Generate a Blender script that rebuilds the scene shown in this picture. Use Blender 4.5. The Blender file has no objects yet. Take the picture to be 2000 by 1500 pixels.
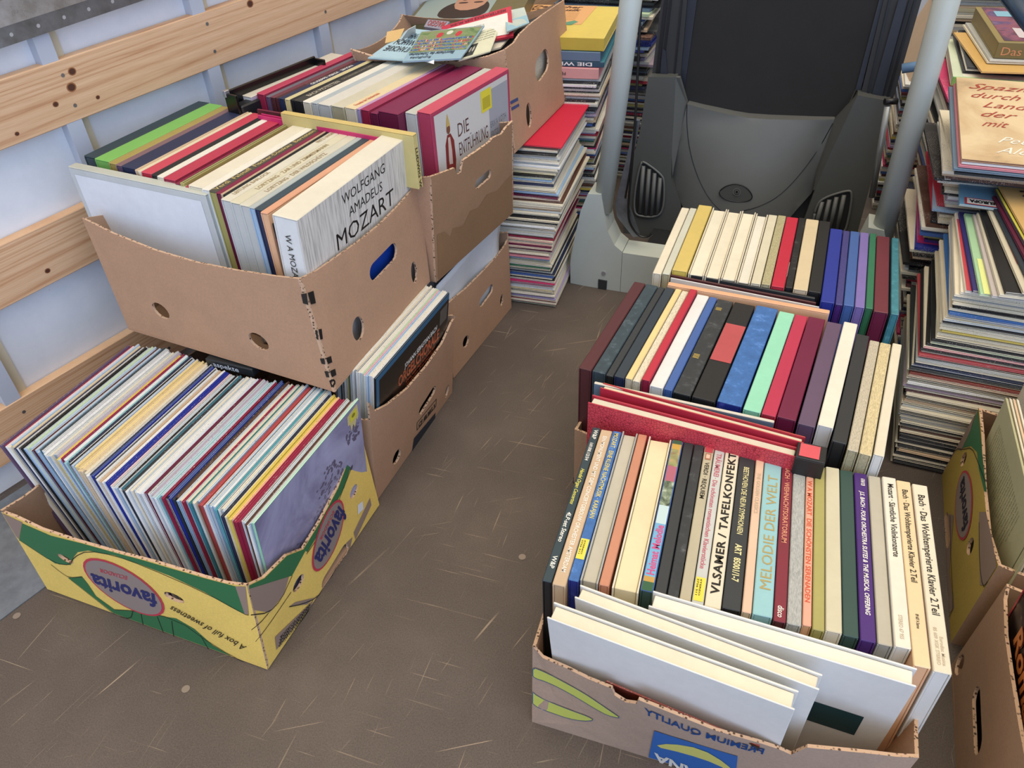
import bpy, math, random
from mathutils import Vector, Matrix, noise
from mathutils.geometry import delaunay_2d_cdt
R = random.Random(7)
PI = math.pi
SC = bpy.context.scene
COL = SC.collection

# ------------------------------------------------------------------ camera
FPX, PIT, ROL, CH = 1550.484, 0.680688, -0.0496535, 1.22342
_c, _s = math.cos(PIT), math.sin(PIT)
FWD = Vector((0, _c, -_s)); _rt = Vector((1, 0, 0)); _up = _rt.cross(FWD)
RT = _rt*math.cos(ROL) + _up*math.sin(ROL)
UP = -_rt*math.sin(ROL) + _up*math.cos(ROL)
CAMP = Vector((0, 0, CH))
cd = bpy.data.cameras.new('camera'); cd.sensor_width = 36; cd.lens = FPX/2000*36
cd.clip_start = .02; cd.clip_end = 60
cam = bpy.data.objects.new('camera', cd); COL.objects.link(cam)
cam.matrix_world = Matrix(((RT.x, UP.x, -FWD.x, 0), (RT.y, UP.y, -FWD.y, 0), (RT.z, UP.z, -FWD.z, CH), (0, 0, 0, 1)))
SC.camera = cam
SC.view_settings.view_transform = 'Standard'
SC.view_settings.look = 'None'
SC.view_settings.gamma = 1
SC.view_settings.exposure = 0.2
SC.view_settings.use_curve_mapping = False

# ------------------------------------------------------------------ light: open tailgate behind the camera (blue sky), translucent roof above (warm)
W = bpy.data.worlds.new('daylight'); SC.world = W; W.use_nodes = True
nt = W.node_tree; nt.nodes.clear()
out = nt.nodes.new('ShaderNodeOutputWorld'); bg = nt.nodes.new('ShaderNodeBackground')
tc = nt.nodes.new('ShaderNodeTexCoord')
def vdot(vec, lo, hi):
    d = nt.nodes.new('ShaderNodeVectorMath'); d.operation = 'DOT_PRODUCT'
    nt.links.new(tc.outputs['Generated'], d.inputs[0]); d.inputs[1].default_value = vec
    m = nt.nodes.new('ShaderNodeMapRange'); m.inputs['From Min'].default_value = lo; m.inputs['From Max'].default_value = hi
    nt.links.new(d.outputs['Value'], m.inputs['Value']); return m.outputs['Result']
def wmix(f, a, b):
    m = nt.nodes.new('ShaderNodeMix'); m.data_type = 'RGBA'
    nt.links.new(f, m.inputs[0])
    for k, x in ((6, a), (7, b)):
        if isinstance(x, tuple): m.inputs[k].default_value = (*x, 1)
        else: nt.links.new(x, m.inputs[k])
    return m.outputs[2]
base = wmix(vdot((0, 0, 1), .35, .95), (.10, .09, .08), (1.50, 1.25, .92))
full = wmix(vdot((.30, -.94, .08), .40, .85), base, (1.05, 1.33, 1.92))
nt.links.new(full, bg.inputs['Color']); bg.inputs['Strength'].default_value = 1.0
nt.links.new(bg.outputs[0], out.inputs['Surface'])
sd = bpy.data.lights.new('tailgate_daylight', 'SUN'); sd.energy = 1.3; sd.angle = .9; sd.color = (1.0, .93, .80)
so = bpy.data.objects.new('tailgate_daylight', sd); COL.objects.link(so)
so.rotation_euler = (Vector((-.05, .28, -1.0))).to_track_quat('-Z', 'Y').to_euler()

# ------------------------------------------------------------------ geometry helpers
def ray(px, py): return FWD*FPX + RT*(px-1000) - UP*(py-750)
def P(px, py, z):
    d = ray(px, py); t = (z-CH)/d.z; return Vector((d.x*t, d.y*t, z))
def onpl(px, py, p0, n):
    d = ray(px, py); n = Vector(n); t = (Vector(p0)-CAMP).dot(n)/d.dot(n); return CAMP + d*t
def prj(p):
    d = p-CAMP; z = d.dot(FWD); return (1000+FPX*d.dot(RT)/z, 750-FPX*d.dot(UP)/z)

class MB:
    def __init__(s): s.v = []; s.f = []; s.mi = []; s.mats = []; s.sm = []
    def mat(s, m):
        if m not in s.mats: s.mats.append(m)
        return s.mats.index(m)
    def add(s, vs, fs, m, smooth=False, T=None):
        b = len(s.v)
        s.v += [tuple(T @ Vector(p)) if T is not None else tuple(p) for p in vs]
        i = s.mat(m)
        for f in fs: s.f.append([b+k for k in f]); s.mi.append(i); s.sm.append(smooth)
    def box(s, x0, x1, y0, y1, z0, z1, m, bev=0.0, faces=None, T=None):
        lo = (x0, y0, z0); hi = (x1, y1, z1)
        bev = min(bev, (x1-x0)*.45, (y1-y0)*.45, (z1-z0)*.45)
        idx = {}; vs = []
        for sx in (0, 1):
            for sy in (0, 1):
                for sz in (0, 1):
                    sg = (sx, sy, sz)
                    for a in (range(3) if bev > 0 else (0,)):
                        p = []
                        for k in range(3):
                            e = hi[k] if sg[k] else lo[k]
                            if bev > 0 and k != a: e += -bev if sg[k] else bev
                            p.append(e)
                        idx[(sg, a)] = len(vs); vs.append(p)
        def g(sg, a): return idx[(sg, a if bev > 0 else 0)]
        F = {}
        for a in range(3):
            o1, o2 = [(1, 2), (2, 0), (0, 1)][a]
            for sd_ in (0, 1):
                loop = []
                for c1, c2 in ((0, 0), (1, 0), (1, 1), (0, 1)):
                    q = [0, 0, 0]; q[a] = sd_; q[o1] = c1; q[o2] = c2; loop.append(g(tuple(q), a))
                if not sd_: loop.reverse()
                F['-+'[sd_]+'xyz'[a]] = loop
        b = len(s.v)
        s.v += [tuple(T @ Vector(p)) if T is not None else tuple(p) for p in vs]
        for k, f in F.items():
            mm = (faces or {}).get(k, m); s.f.append([b+i for i in f]); s.mi.append(s.mat(mm)); s.sm.append(False)
        if bev > 0:
            mm = s.mat(m)
            for a in range(3):
                o1, o2 = [(1, 2), (2, 0), (0, 1)][a]
                for c1 in (0, 1):
                    for c2 in (0, 1):
                        q0 = [0]*3; q1 = [0]*3; q0[o1] = q1[o1] = c1; q0[o2] = q1[o2] = c2; q1[a] = 1
                        f = [g(tuple(q0), o1), g(tuple(q1), o1), g(tuple(q1), o2), g(tuple(q0), o2)]
                        if (c1 == c2): f.reverse()
                        s.f.append([b+i for i in f]); s.mi.append(mm); s.sm.append(False)
            for sx in (0, 1):
                for sy in (0, 1):
                    for sz in (0, 1):
                        sg = (sx, sy, sz); f = [g(sg, 0), g(sg, 1), g(sg, 2)]
                        if (sx+sy+sz) % 2 == 0: f.reverse()
                        s.f.append([b+i for i in f]); s.mi.append(mm); s.sm.append(False)
    def tube(s, path, r, m, n=16, caps=True, smooth=True):
        path = [Vector(p) for p in path]; rings = []
        rr = r if isinstance(r, (list, tuple)) else [r]*len(path)
        b = len(s.v); nrm = None
        for i, p in enumerate(path):
            t = (path[min(i+1, len(path)-1)]-path[max(i-1, 0)]).normalized()
            if nrm is None:
                nrm = t.orthogonal().normalized()
            nrm = (nrm - t*nrm.dot(t)).normalized(); bn = t.cross(nrm)
            for k in range(n):
                a = 2*PI*k/n; s.v.append(tuple(p+(nrm*math.cos(a)+bn*math.sin(a))*rr[i]))
        mi = s.mat(m)
        for i in range(len(path)-1):
            for k in range(n):
                s.f.append([b+i*n+k, b+i*n+(k+1) % n, b+(i+1)*n+(k+1) % n, b+(i+1)*n+k]); s.mi.append(mi); s.sm.append(smooth)
        if caps:
            s.f.append([b+k for k in range(n)][::-1]); s.mi.append(mi); s.sm.append(False)
            e = b+(len(path)-1)*n
            s.f.append([e+k for k in range(n)]); s.mi.append(mi); s.sm.append(False)
    def prism(s, poly, f3, th, m, side=None):
        """poly: 2-D outline; f3(u,v,w) -> point; th: thickness from w=0 to w=-th"""
        tr = tri2d(poly, [], 0)
        vs, fs = tr; n = len(vs)
        a = [f3(p[0], p[1], 0) for p in vs]; b_ = [f3(p[0], p[1], -th) for p in vs]
        s.add(a, fs, m); s.add(b_, [f[::-1] for f in fs], side or m)
        ol = len(poly); ar = sum(poly[i][0]*poly[(i+1) % ol][1]-poly[(i+1) % ol][0]*poly[i][1] for i in range(ol))
        pa = [f3(p[0], p[1], 0) for p in poly]; pb = [f3(p[0], p[1], -th) for p in poly]
        ff = []
        for i in range(ol):
            j = (i+1) % ol; q = [i, i+ol, j+ol, j]
            ff.append(q if ar > 0 else q[::-1])
        s.add(pa+pb, ff, side or m)
    def build(s, name, parent=None, loc=None, M=None):
        """vertices are world coordinates; loc (or the parent's place) becomes the origin"""
        me = bpy.data.meshes.new(name)
        L = Vector(loc) if loc is not None else wt(parent)
        me.from_pydata([(x-L.x, y-L.y, z-L.z) for x, y, z in s.v], [], s.f)
        for m in s.mats: me.materials.append(m)
        me.polygons.foreach_set('material_index', s.mi); me.polygons.foreach_set('use_smooth', s.sm); me.update()
        o = bpy.data.objects.new(name, me); COL.objects.link(o)
        if parent: o.parent = parent
        else: o.location = L
        return o

def wt(o):
    r = Vector((0, 0, 0))
    while o: r = r+o.location; o = o.parent
    return r
def tag(o, label=None, cat=None, group=None, kind=None):
    if label: o['label'] = label
    if cat: o['category'] = cat
    if group: o['group'] = group
    if kind: o['kind'] = kind
    return o
def thing(name, loc, label, cat, group=None, rot=None):
    o = bpy.data.objects.new(name, None); COL.objects.link(o); o.empty_display_size = .05
    o.location = loc
    if rot is not None: o.rotation_euler = rot
    bpy.context.view_layer.update()
    return tag(o, label, cat, group)

def inpoly(x, y, poly):
    c = False; n = len(poly); j = n-1
    for i in range(n):
        xi, yi = poly[i]; xj, yj = poly[j]
        if (yi > y) != (yj > y) and x < (xj-xi)*(y-yi)/(yj-yi)+xi: c = not c
        j = i
    return c
def tri2d(poly, holes, grid):
    pts = []; edges = []
    for lp in [poly]+holes:
        b = len(pts); pts += [Vector(p) for p in lp]; n = len(lp)
        edges += [(b+i, b+(i+1) % n) for i in range(n)]
    if grid:
        xs = [p[0] for p in poly]; ys = [p[1] for p in poly]
        nx = int((max(xs)-min(xs))/grid); ny = int((max(ys)-min(ys))/grid)
        for i in range(1, nx+1):
            for j in range(1, ny+1):
                x = min(xs)+i*grid; y = min(ys)+j*grid
                if inpoly(x, y, poly) and not any(inpoly(x, y, h) for h in holes): pts.append(Vector((x, y)))
    r = delaunay_2d_cdt(pts, edges, [], 0, 1e-6)
    vs = [(v.x, v.y) for v in r[0]]; fs = []
    for f in r[2]:
        cx = sum(vs[i][0] for i in f)/len(f); cy = sum(vs[i][1] for i in f)/len(f)
        if inpoly(cx, cy, poly) and not any(inpoly(cx, cy, h) for h in holes):
            f = list(f)
            a = sum(vs[f[i]][0]*vs[f[(i+1) % len(f)]][1]-vs[f[(i+1) % len(f)]][0]*vs[f[i]][1] for i in range(len(f)))
            fs.append(f if a > 0 else f[::-1])
    return vs, fs

class Surf:
    """a gently curved rectangular sheet: four corners, metric u 0..w and v 0..h, bulging outward"""
    def __init__(s, BL, BR, TL, TR, bulge=0.0, w=None, h=None):
        s.c = [Vector(x) for x in (BL, BR, TL, TR)]; s.b = bulge
        s.w = w or (s.c[1]-s.c[0]).length; s.h = h or (s.c[2]-s.c[0]).length
        s.n = (s.c[1]-s.c[0]).cross(s.c[2]-s.c[0]).normalized()
    def __call__(s, u, v, o=0.0):
        a = u/s.w; b = v/s.h; c = s.c
        p = c[0]*(1-a)*(1-b)+c[1]*a*(1-b)+c[2]*(1-a)*b+c[3]*a*b
        return p + s.n*(s.b*math.sin(PI*min(max(a, 0), 1))*max(b, 0)+o)
    def px(s, x, y):
        u, v = s.w/2, s.h/2
        for _ in range(14):
            p0 = prj(s(u, v)); e = 1e-4; pu = prj(s(u+e, v)); pv = prj(s(u, v+e))
            a, b_ = (pu[0]-p0[0])/e, (pv[0]-p0[0])/e; c, d = (pu[1]-p0[1])/e, (pv[1]-p0[1])/e
            dx, dy = x-p0[0], y-p0[1]; det = a*d-b_*c
            if abs(det) < 1e-9: break
            u += max(-.2, min(.2, (d*dx-b_*dy)/det)); v += max(-.2, min(.2, (-c*dx+a*dy)/det))
        return (u, v)
def overlay(mb, S, poly, m, off=.0006, grid=.03, holes=[]):
    vs, fs = tri2d(poly, holes, grid)
    mb.add([S(u, v, off) for u, v in vs], fs, m)
def ell(cx, cy, rx, ry, rot=0, n=28):
    return [(cx+rx*math.cos(t)*math.cos(rot)-ry*math.sin(t)*math.sin(rot), cy+rx*math.cos(t)*math.sin(rot)+ry*math.sin(t)*math.cos(rot)) for t in [2*PI*i/n for i in range(n)]]
def stroke(pts, w, taper=False):
    """2-D polyline to a ribbon outline"""
    L = []; Rr = []; n = len(pts)
    for i, p in enumerate(pts):
        a = pts[max(i-1, 0)]; b = pts[min(i+1, n-1)]; dx, dy = b[0]-a[0], b[1]-a[1]; l = math.hypot(dx, dy) or 1
        k = w/2*((1-abs(2*i/(n-1)-1)*.85) if taper else 1)
        L.append((p[0]-dy/l*k, p[1]+dx/l*k)); Rr.append((p[0]+dy/l*k, p[1]-dx/l*k))
    return L+Rr[::-1]
def smooth2(pts, k=3, closed=False):
    for _ in range(k):
        q = []; n = len(pts)
        rng = range(n) if closed else range(n-1)
        if not closed: q.append(pts[0])
        for i in rng:
            a = pts[i]; b = pts[(i+1) % n]
            q += [(a[0]*.75+b[0]*.25, a[1]*.75+b[1]*.25), (a[0]*.25+b[0]*.75, a[1]*.25+b[1]*.75)]
        if not closed: q.append(pts[-1])
        pts = q
    return pts

_tx = {}
def textmesh(st, shear=0, bold=0, spacing=1):
    k = (st, shear, bold, spacing)
    if k in _tx: return _tx[k]
    cu = bpy.data.curves.new('lettering', 'FONT'); cu.body = st; cu.shear = shear; cu.offset = bold; cu.resolution_u = 2; cu.space_character = spacing
    o = bpy.data.objects.new('lettering', cu); COL.objects.link(o)
    dg = bpy.context.evaluated_depsgraph_get(); ev = o.evaluated_get(dg); me = ev.to_mesh()
    vs = [(v.co.x, v.co.y) for v in me.vertices]; fs = [list(p.vertices) for p in me.polygons]
    ev.to_mesh_clear(); bpy.data.objects.remove(o); bpy.data.curves.remove(cu)
    x0 = min(v[0] for v in vs); x1 = max(v[0] for v in vs)
    w = x1-x0; vs = [((x-x0)/w, y/.7) for x, y in vs]
    _tx[k] = (vs, fs); return _tx[k]
def text(mb, f, st, o, du, dv, m, shear=0, bold=.012, spacing=1):
    """f(u,v)->point; o start of base line, du whole run of the text, dv the height of a capital"""
    if not st.strip(): return
    vs, fs = textmesh(st, shear, bold, spacing)
    mb.add([f(o[0]+du[0]*x+dv[0]*y, o[1]+du[1]*x+dv[1]*y) for x, y in vs], fs, m)
def textpx(mb, S, st, a, b, c, m, off=.0008, **k):
    """a: pixel of text start on the base line, b: pixel of its end, c: pixel at the top of its first letter, all lying on sheet S"""
    A = S.px(*a); B = S.px(*b); C = S.px(*c)
    text(mb, lambda u, v: S(u, v, off), st, A, (B[0]-A[0], B[1]-A[1]), (C[0]-A[0], C[1]-A[1]), m, **k)

# ------------------------------------------------------------------ materials
def lin(h):
    h = h.lstrip('#'); r = [int(h[i:i+2], 16)/255 for i in (0, 2, 4)]
    return tuple(((c+.055)/1.055)**2.4 if c > .04045 else c/12.92 for c in r)
_m = {}
def newmat(name):
    m = bpy.data.materials.new(name); m.use_nodes = True; t = m.node_tree
    return m, t, t.nodes['Principled BSDF']
def N(t, typ, **k):
    n = t.nodes.new(typ)
    for a, b in k.items(): setattr(n, a, b)
    return n
def coords(t, scale=(1, 1, 1), rnd=True, rot=(0, 0, 0)):
    c = N(t, 'ShaderNodeTexCoord'); mp = N(t, 'ShaderNodeMapping'); mp.inputs['Scale'].default_value = scale; mp.inputs['Rotation'].default_value = rot
    t.links.new(c.outputs['Object'], mp.inputs['Vector'])
    if rnd:
        oi = N(t, 'ShaderNodeObjectInfo'); mu = N(t, 'ShaderNodeMath', operation='MULTIPLY'); mu.inputs[1].default_value = 37
        t.links.new(oi.outputs['Random'], mu.inputs[0]); t.links.new(mu.outputs[0], mp.inputs['Location'])
    return mp.outputs[0]
def noise_(t, vec, sc, det=4, rough=.6, dist=0):
    n = N(t, 'ShaderNodeTexNoise'); n.inputs['Scale'].default_value = sc; n.inputs['Detail'].default_value = det; n.inputs['Roughness'].default_value = rough; n.inputs['Distortion'].default_value = dist
    t.links.new(vec, n.inputs['Vector']); return n.outputs['Fac']
def ramp(t, fac, stops, interp='LINEAR'):
    r = N(t, 'ShaderNodeValToRGB'); e = r.color_ramp; e.interpolation = interp
    while len(e.elements) < len(stops): e.elements.new(.5)
    for el, (p, c) in zip(e.elements, stops):
        el.position = p; el.color = (*c, 1) if len(c) == 3 else c
    t.links.new(fac, r.inputs['Fac']); return r.outputs['Color']
def mixc(t, fac, a, b, mode='MIX'):
    m = N(t, 'ShaderNodeMix'); m.data_type = 'RGBA'; m.blend_type = mode
    for k, x in ((0, fac), (6, a), (7, b)):
        if hasattr(x, 'links') or hasattr(x, 'is_output'): t.links.new(x, m.inputs[k])
        elif k == 0: m.inputs[0].default_value = x
        else: m.inputs[k].default_value = (*x, 1)
    return m.outputs[2]
def bump(t, b, h, s=.2, d=.001):
    n = N(t, 'ShaderNodeBump'); n.inputs['Strength'].default_value = s; n.inputs['Distance'].default_value = d
    t.links.new(h, n.inputs['Height']); t.links.new(n.outputs[0], b.inputs['Normal'])
def bw(x): return (x, x, x)
def paper(hx, rough=.55, kind='paper'):
    k = (hx, rough, kind)
    if k in _m: return _m[k]
    m, t, b = newmat(kind+'_'+hx.strip('#')); c = lin(hx); b.inputs['Roughness'].default_value = rough
    v = coords(t)
    if kind == 'cloth':
        n = noise_(t, coords(t, (3, .6, 1)), 260, 3, .7)
        col = mixc(t, .75, c, ramp(t, n, [(.3, tuple(x*.55 for x in c)), (.7, tuple(min(1, x*1.3) for x in c))]))
        bump(t, b, n, .35, .0006)
    elif kind == 'worn':
        n = noise_(t, v, 45, 8, .75); n2 = noise_(t, v, 300, 4, .7)
        col = ramp(t, n, [(.30, tuple(x*.7 for x in c)), (.55, c), (.68, tuple(min(1, x*1.4+.05) for x in c)), (.80, tuple(min(1, x+.28) for x in c))])
        bump(t, b, n2, .4, .0008)
    elif kind == 'print':
        n = noise_(t, coords(t, (1, 1, 1)), 620, 2, .5); n2 = noise_(t, v, 14, 2, .5)
        a = ramp(t, n, [(.60, bw(0)), (.66, bw(1))]); g = ramp(t, n2, [(.48, bw(0)), (.56, bw(1))])
        f = mixc(t, 1.0, a, g, 'MULTIPLY'); inv = (.06, .05, .06) if sum(c) > .8 else (.6, .55, .5)
        col = mixc(t, f, c, inv)
    else:
        n = noise_(t, v, 60, 5, .7); n2 = noise_(t, v, 9, 3, .6)
        col = mixc(t, .55, c, ramp(t, n, [(.3, tuple(x*.86 for x in c)), (.7, tuple(min(1, x*1.08) for x in c))]))
        col = mixc(t, .5, col, ramp(t, n2, [(.3, tuple(x*.88 for x in c)), (.65, tuple(min(1, x*1.04) for x in c))]))
        bump(t, b, n, .08, .0005)
    t.links.new(col, b.inputs['Base Color']); _m[k] = m; return m
def flat(hx, rough=.6, metal=0, name=None):
    k = (hx, rough, 'flat', metal)
    if k in _m: return _m[k]
    m, t, b = newmat(name or 'ink_'+hx.strip('#')); b.inputs['Base Color'].default_value = (*lin(hx), 1)
    b.inputs['Roughness'].default_value = rough; b.inputs['Metallic'].default_value = metal; _m[k] = m; return m
def cardboard(hx='#b08a6c', name='cardboard'):
    k = (hx, 'cb')
    if k in _m: return _m[k]
    m, t, b = newmat(name); c = lin(hx); b.inputs['Roughness'].default_value = .8
    v = coords(t); n = noise_(t, v, 7, 5, .65); n2 = noise_(t, v, 260, 3, .7)
    w = N(t, 'ShaderNodeTexWave'); w.inputs['Scale'].default_value = 60; w.inputs['Distortion'].default_value = .6; w.bands_direction = 'Z'; t.links.new(v, w.inputs['Vector'])
    col = ramp(t, n, [(.25, tuple(x*.84 for x in c)), (.5, c), (.75, tuple(min(1, x*1.09) for x in c))])
    col = mixc(t, .35, col, ramp(t, n2, [(.35, tuple(x*.78 for x in c)), (.65, tuple(min(1, x*1.12) for x in c))]))
    t.links.new(col, b.inputs['Base Color']); bump(t, b, n2, .12, .0008); _m[k] = m; return m
def corr_edge():
    if 'edge' in _m: return _m['edge']
    m, t, b = newmat('corrugated_edge'); b.inputs['Roughness'].default_value = .9
    v = coords(t, (1, 1, 1), False)
    w = N(t, 'ShaderNodeTexVoronoi'); w.inputs['Scale'].default_value = 170; t.links.new(v, w.inputs['Vector'])
    t.links.new(ramp(t, w.outputs['Distance'], [(.22, lin('#4a3526')), (.42, lin('#c2a184'))]), b.inputs['Base Color'])
    _m['edge'] = m; return m
def wood():
    m, t, b = newmat('pine_plank'); b.inputs['Roughness'].default_value = .5
    tcn = N(t, 'ShaderNodeTexCoord'); mp = N(t, 'ShaderNodeMapping'); t.links.new(tcn.outputs['Object'], mp.inputs['Vector'])
    mp.inputs['Scale'].default_value = (1, 1, 1)
    sep = N(t, 'ShaderNodeMapping'); sep.inputs['Scale'].default_value = (.9, .05, 9.5); t.links.new(mp.outputs[0], sep.inputs['Vector'])
    n = noise_(t, sep.outputs[0], 2.2, 2, .45, .7)
    w = N(t, 'ShaderNodeMath', operation='MULTIPLY'); w.inputs[1].default_value = 15; t.links.new(n, w.inputs[0])
    fr = N(t, 'ShaderNodeMath', operation='FRACT'); t.links.new(w.outputs[0], fr.inputs[0])
    s1 = N(t, 'ShaderNodeMapping'); s1.inputs['Scale'].default_value = (4, 4, 160); t.links.new(mp.outputs[0], s1.inputs['Vector'])
    fine = noise_(t, s1.outputs[0], 3, 4, .6)
    c1 = ramp(t, fr.outputs[0], [(0, lin('#d2a67c')), (.5, lin('#dfb78e')), (.8, lin('#cfa074')), (.93, lin('#b57c50')), (1, lin('#d3a67b'))])
    c2 = mixc(t, .35, c1, ramp(t, fine, [(.35, lin('#bd9068')), (.65, lin('#e4c09a'))]))
    t.links.new(c2, b.inputs['Base Color']); bump(t, b, fine, .1, .001); return m
def floor_mat():
    m, t, b = newmat('phenolic_plywood_floor')
    v = coords(t, (1, 1, 1), False)
    n = noise_(t, v, 3.5, 7, .62); n2 = noise_(t, v, 420, 3, .7); n3 = noise_(t, v, 30, 6, .75)
    col = ramp(t, n, [(.28, lin('#49413c')), (.5, lin('#574e47')), (.72, lin('#695e56'))])
    col = mixc(t, .35, col, ramp(t, n2, [(.35, lin('#38302d')), (.7, lin('#766a62'))]))
    prev = col
    for ang, sc, th in ((.35, 3.4, .712), (-.9, 2.6, .725), (-1.25, 3.0, .715), (-1.0, 4.2, .715), (-.15, 3.1, .735)):
        v0 = coords(t, (1, 1, 1), False, (0, 0, ang)); mq = N(t, 'ShaderNodeMapping'); mq.inputs['Scale'].default_value = (1.3, 60, 1); mq.inputs['Location'].default_value = (ang*7, ang*3, 0); t.links.new(v0, mq.inputs['Vector']); q = noise_(t, mq.outputs[0], sc, 2, .55, .12)
        g = noise_(t, coords(t, (1, 1, 1), False, (0, 0, ang+1)), 5, 2, .5)
        a = ramp(t, q, [(th-.03, bw(0)), (th, bw(1))]); gg = ramp(t, g, [(.46, bw(0)), (.62, bw(.75))])
        f = mixc(t, 1.0, a, gg, 'MULTIPLY'); prev = mixc(t, f, prev, lin('#a8957f'))
    sp = ramp(t, n3, [(.70, bw(0)), (.76, bw(.8))]); prev = mixc(t, sp, prev, lin('#a08c74'))
    t.links.new(prev, b.inputs['Base Color']); b.inputs['Specular IOR Level'].default_value = .35
    rr = ramp(t, n, [(.3, bw(.52)), (.7, bw(.7))]); t.links.new(rr, b.inputs['Roughness']); bump(t, b, n2, .15, .0008); return m
def wall_mat():
    m, t, b = newmat('white_wall_panel'); v = coords(t, rnd=False)
    n = noise_(t, v, 5, 6, .7); n2 = noise_(t, v, 60, 3, .7)
    col = ramp(t, n, [(.3, lin('#d2d4d6')), (.6, lin('#e0e1e1'))]); sp = ramp(t, n2, [(.76, bw(0)), (.80, bw(.5))])
    t.links.new(mixc(t, sp, col, lin('#6e7278')), b.inputs['Base Color']); b.inputs['Roughness'].default_value = .45; return m
def metal(hx, rough=.35, name='galvanised_steel', met=.9):
    k = (hx, rough, name)
    if k in _m: return _m[k]
    m, t, b = newmat(name); c = lin(hx); v = coords(t); n = noise_(t, v, 25, 6, .7)
    t.links.new(ramp(t, n, [(.3, tuple(x*.75 for x in c)), (.7, tuple(min(1, x*1.2) for x in c))]), b.inputs['Base Color'])
    b.inputs['Metallic'].default_value = met; t.links.new(ramp(t, n, [(.3, bw(rough*.8)), (.7, bw(rough*1.3))]), b.inputs['Roughness']); _m[k] = m; return m
def lizard():
    m, t, b = newmat('red_lizard_leatherette'); v = coords(t, (1, 1, 1)); w = N(t, 'ShaderNodeTexVoronoi'); w.feature = 'DISTANCE_TO_EDGE'
    w.inputs['Scale'].default_value = 200; t.links.new(v, w.inputs['Vector'])
    t.links.new(ramp(t, w.outputs['Distance'], [(.02, lin('#8f2634')), (.10, lin('#cc4450'))]), b.inputs['Base Color'])
    bump(t, b, w.outputs['Distance'], .5, .001); b.inputs['Roughness'].default_value = .4; return m
def splash(name, stops, scale=5, dist=1.5, rough=.35, sc3=(1, 1, 1)):
    m, t, b = newmat(name); v = coords(t, sc3, False); n = noise_(t, v, scale, 6, .6, dist)
    t.links.new(ramp(t, n, [(p, lin(h)) for p, h in stops]), b.inputs['Base Color']); b.inputs['Roughness'].default_value = rough; return m
def plastic(hx, rough, name, var=.1, grain=700):
    m, t, b = newmat(name); c = lin(hx); v = coords(t, rnd=False); n = noise_(t, v, 8, 5, .6); n2 = noise_(t, v, grain, 2, .6)
    col = ramp(t, n, [(.3, tuple(x*(1-var) for x in c)), (.7, tuple(x*(1+var) for x in c))])
    t.links.new(col, b.inputs['Base Color']); b.inputs['Roughness'].default_value = rough; bump(t, b, n2, .12, .0004); return m
INK = flat('#161413', .5); WHITEINK = flat('#e9e6dc', .5); GOLD = flat('#b9a050', .4); REDINK = flat('#b42a35', .5); BLUEINK = flat('#2c3470', .5)
CB = cardboard(); CB2 = cardboard('#9c7858', 'cardboard_old'); CBD = cardboard('#a58468', 'cardboard_dull'); EDGE = corr_edge()
WOOD = wood(); ALU = metal('#b9bcc0', .4, 'aluminium', .6); GALV = metal('#c4c7ca', .28); DKSTEEL = metal('#8a8e92', .35, 'dark_steel')
VINYL = flat('#0c0c0d', .25, name='vinyl_black')
#@@SECTIONS
# ================================================================== SETTING
SLOPE = .0469; HX, HY = .5926, .8046; _l = math.hypot(HX, HY); HX /= _l; HY /= _l
def WP(s, d, z): return Vector((HX*s-HY*d, HY*s+HX*d, z+SLOPE*(s-.688)))
def wallbox(mb, s0, s1, d0, d1, z0, z1, m, faces=None):
    c = [WP(s, d, z) for s in (s0, s1) for d in (d0, d1) for z in (z0, z1)]
    q = {'a': (0, 4, 5, 1), 'b': (2, 3, 7, 6), 'c': (0, 1, 3, 2), 'd': (4, 6, 7, 5), 'e': (0, 2, 6, 4), 'f': (1, 5, 7, 3)}
    for k, f in q.items(): mb.add(c, [list(f)[::-1]], (faces or {}).get(k, m))
mb = MB(); f3 = floor_mat()
mb.box(-2.6, 3.0, -.6, 4.2, -.03, 0, f3); tag(mb.build('floor', loc=(0, 0, 0)), kind='structure')
mb = MB(); wallbox(mb, -1.6, 4.2, 1.625, 1.66, -.1, 1.75, wall_mat()); tag(mb.build('wall_left'), kind='structure')
mb = MB(); mb.box(-2.2, 3.0, 4.0, 4.04, 0, 1.7, wall_mat()); tag(mb.build('wall_back'), kind='structure')
mb = MB(); mb.box(2.2, 2.24, -.2, 4.0, 0, 1.9, wall_mat()); tag(mb.build('wall_right'), kind='structure')
# aluminium ribs standing on the panel
tn = 1
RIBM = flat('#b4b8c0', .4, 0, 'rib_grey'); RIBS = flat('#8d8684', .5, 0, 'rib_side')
for s in (.43, .77, 1.115, 1.46, 1.81):
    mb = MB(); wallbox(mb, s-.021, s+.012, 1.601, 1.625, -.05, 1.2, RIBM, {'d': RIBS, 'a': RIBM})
    wallbox(mb, s+.012, s+.034, 1.619, 1.625, -.05, 1.2, flat('#c9bda0', .6)); tag(mb.build('trim_%d' % tn), kind='structure'); tn += 1
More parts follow.
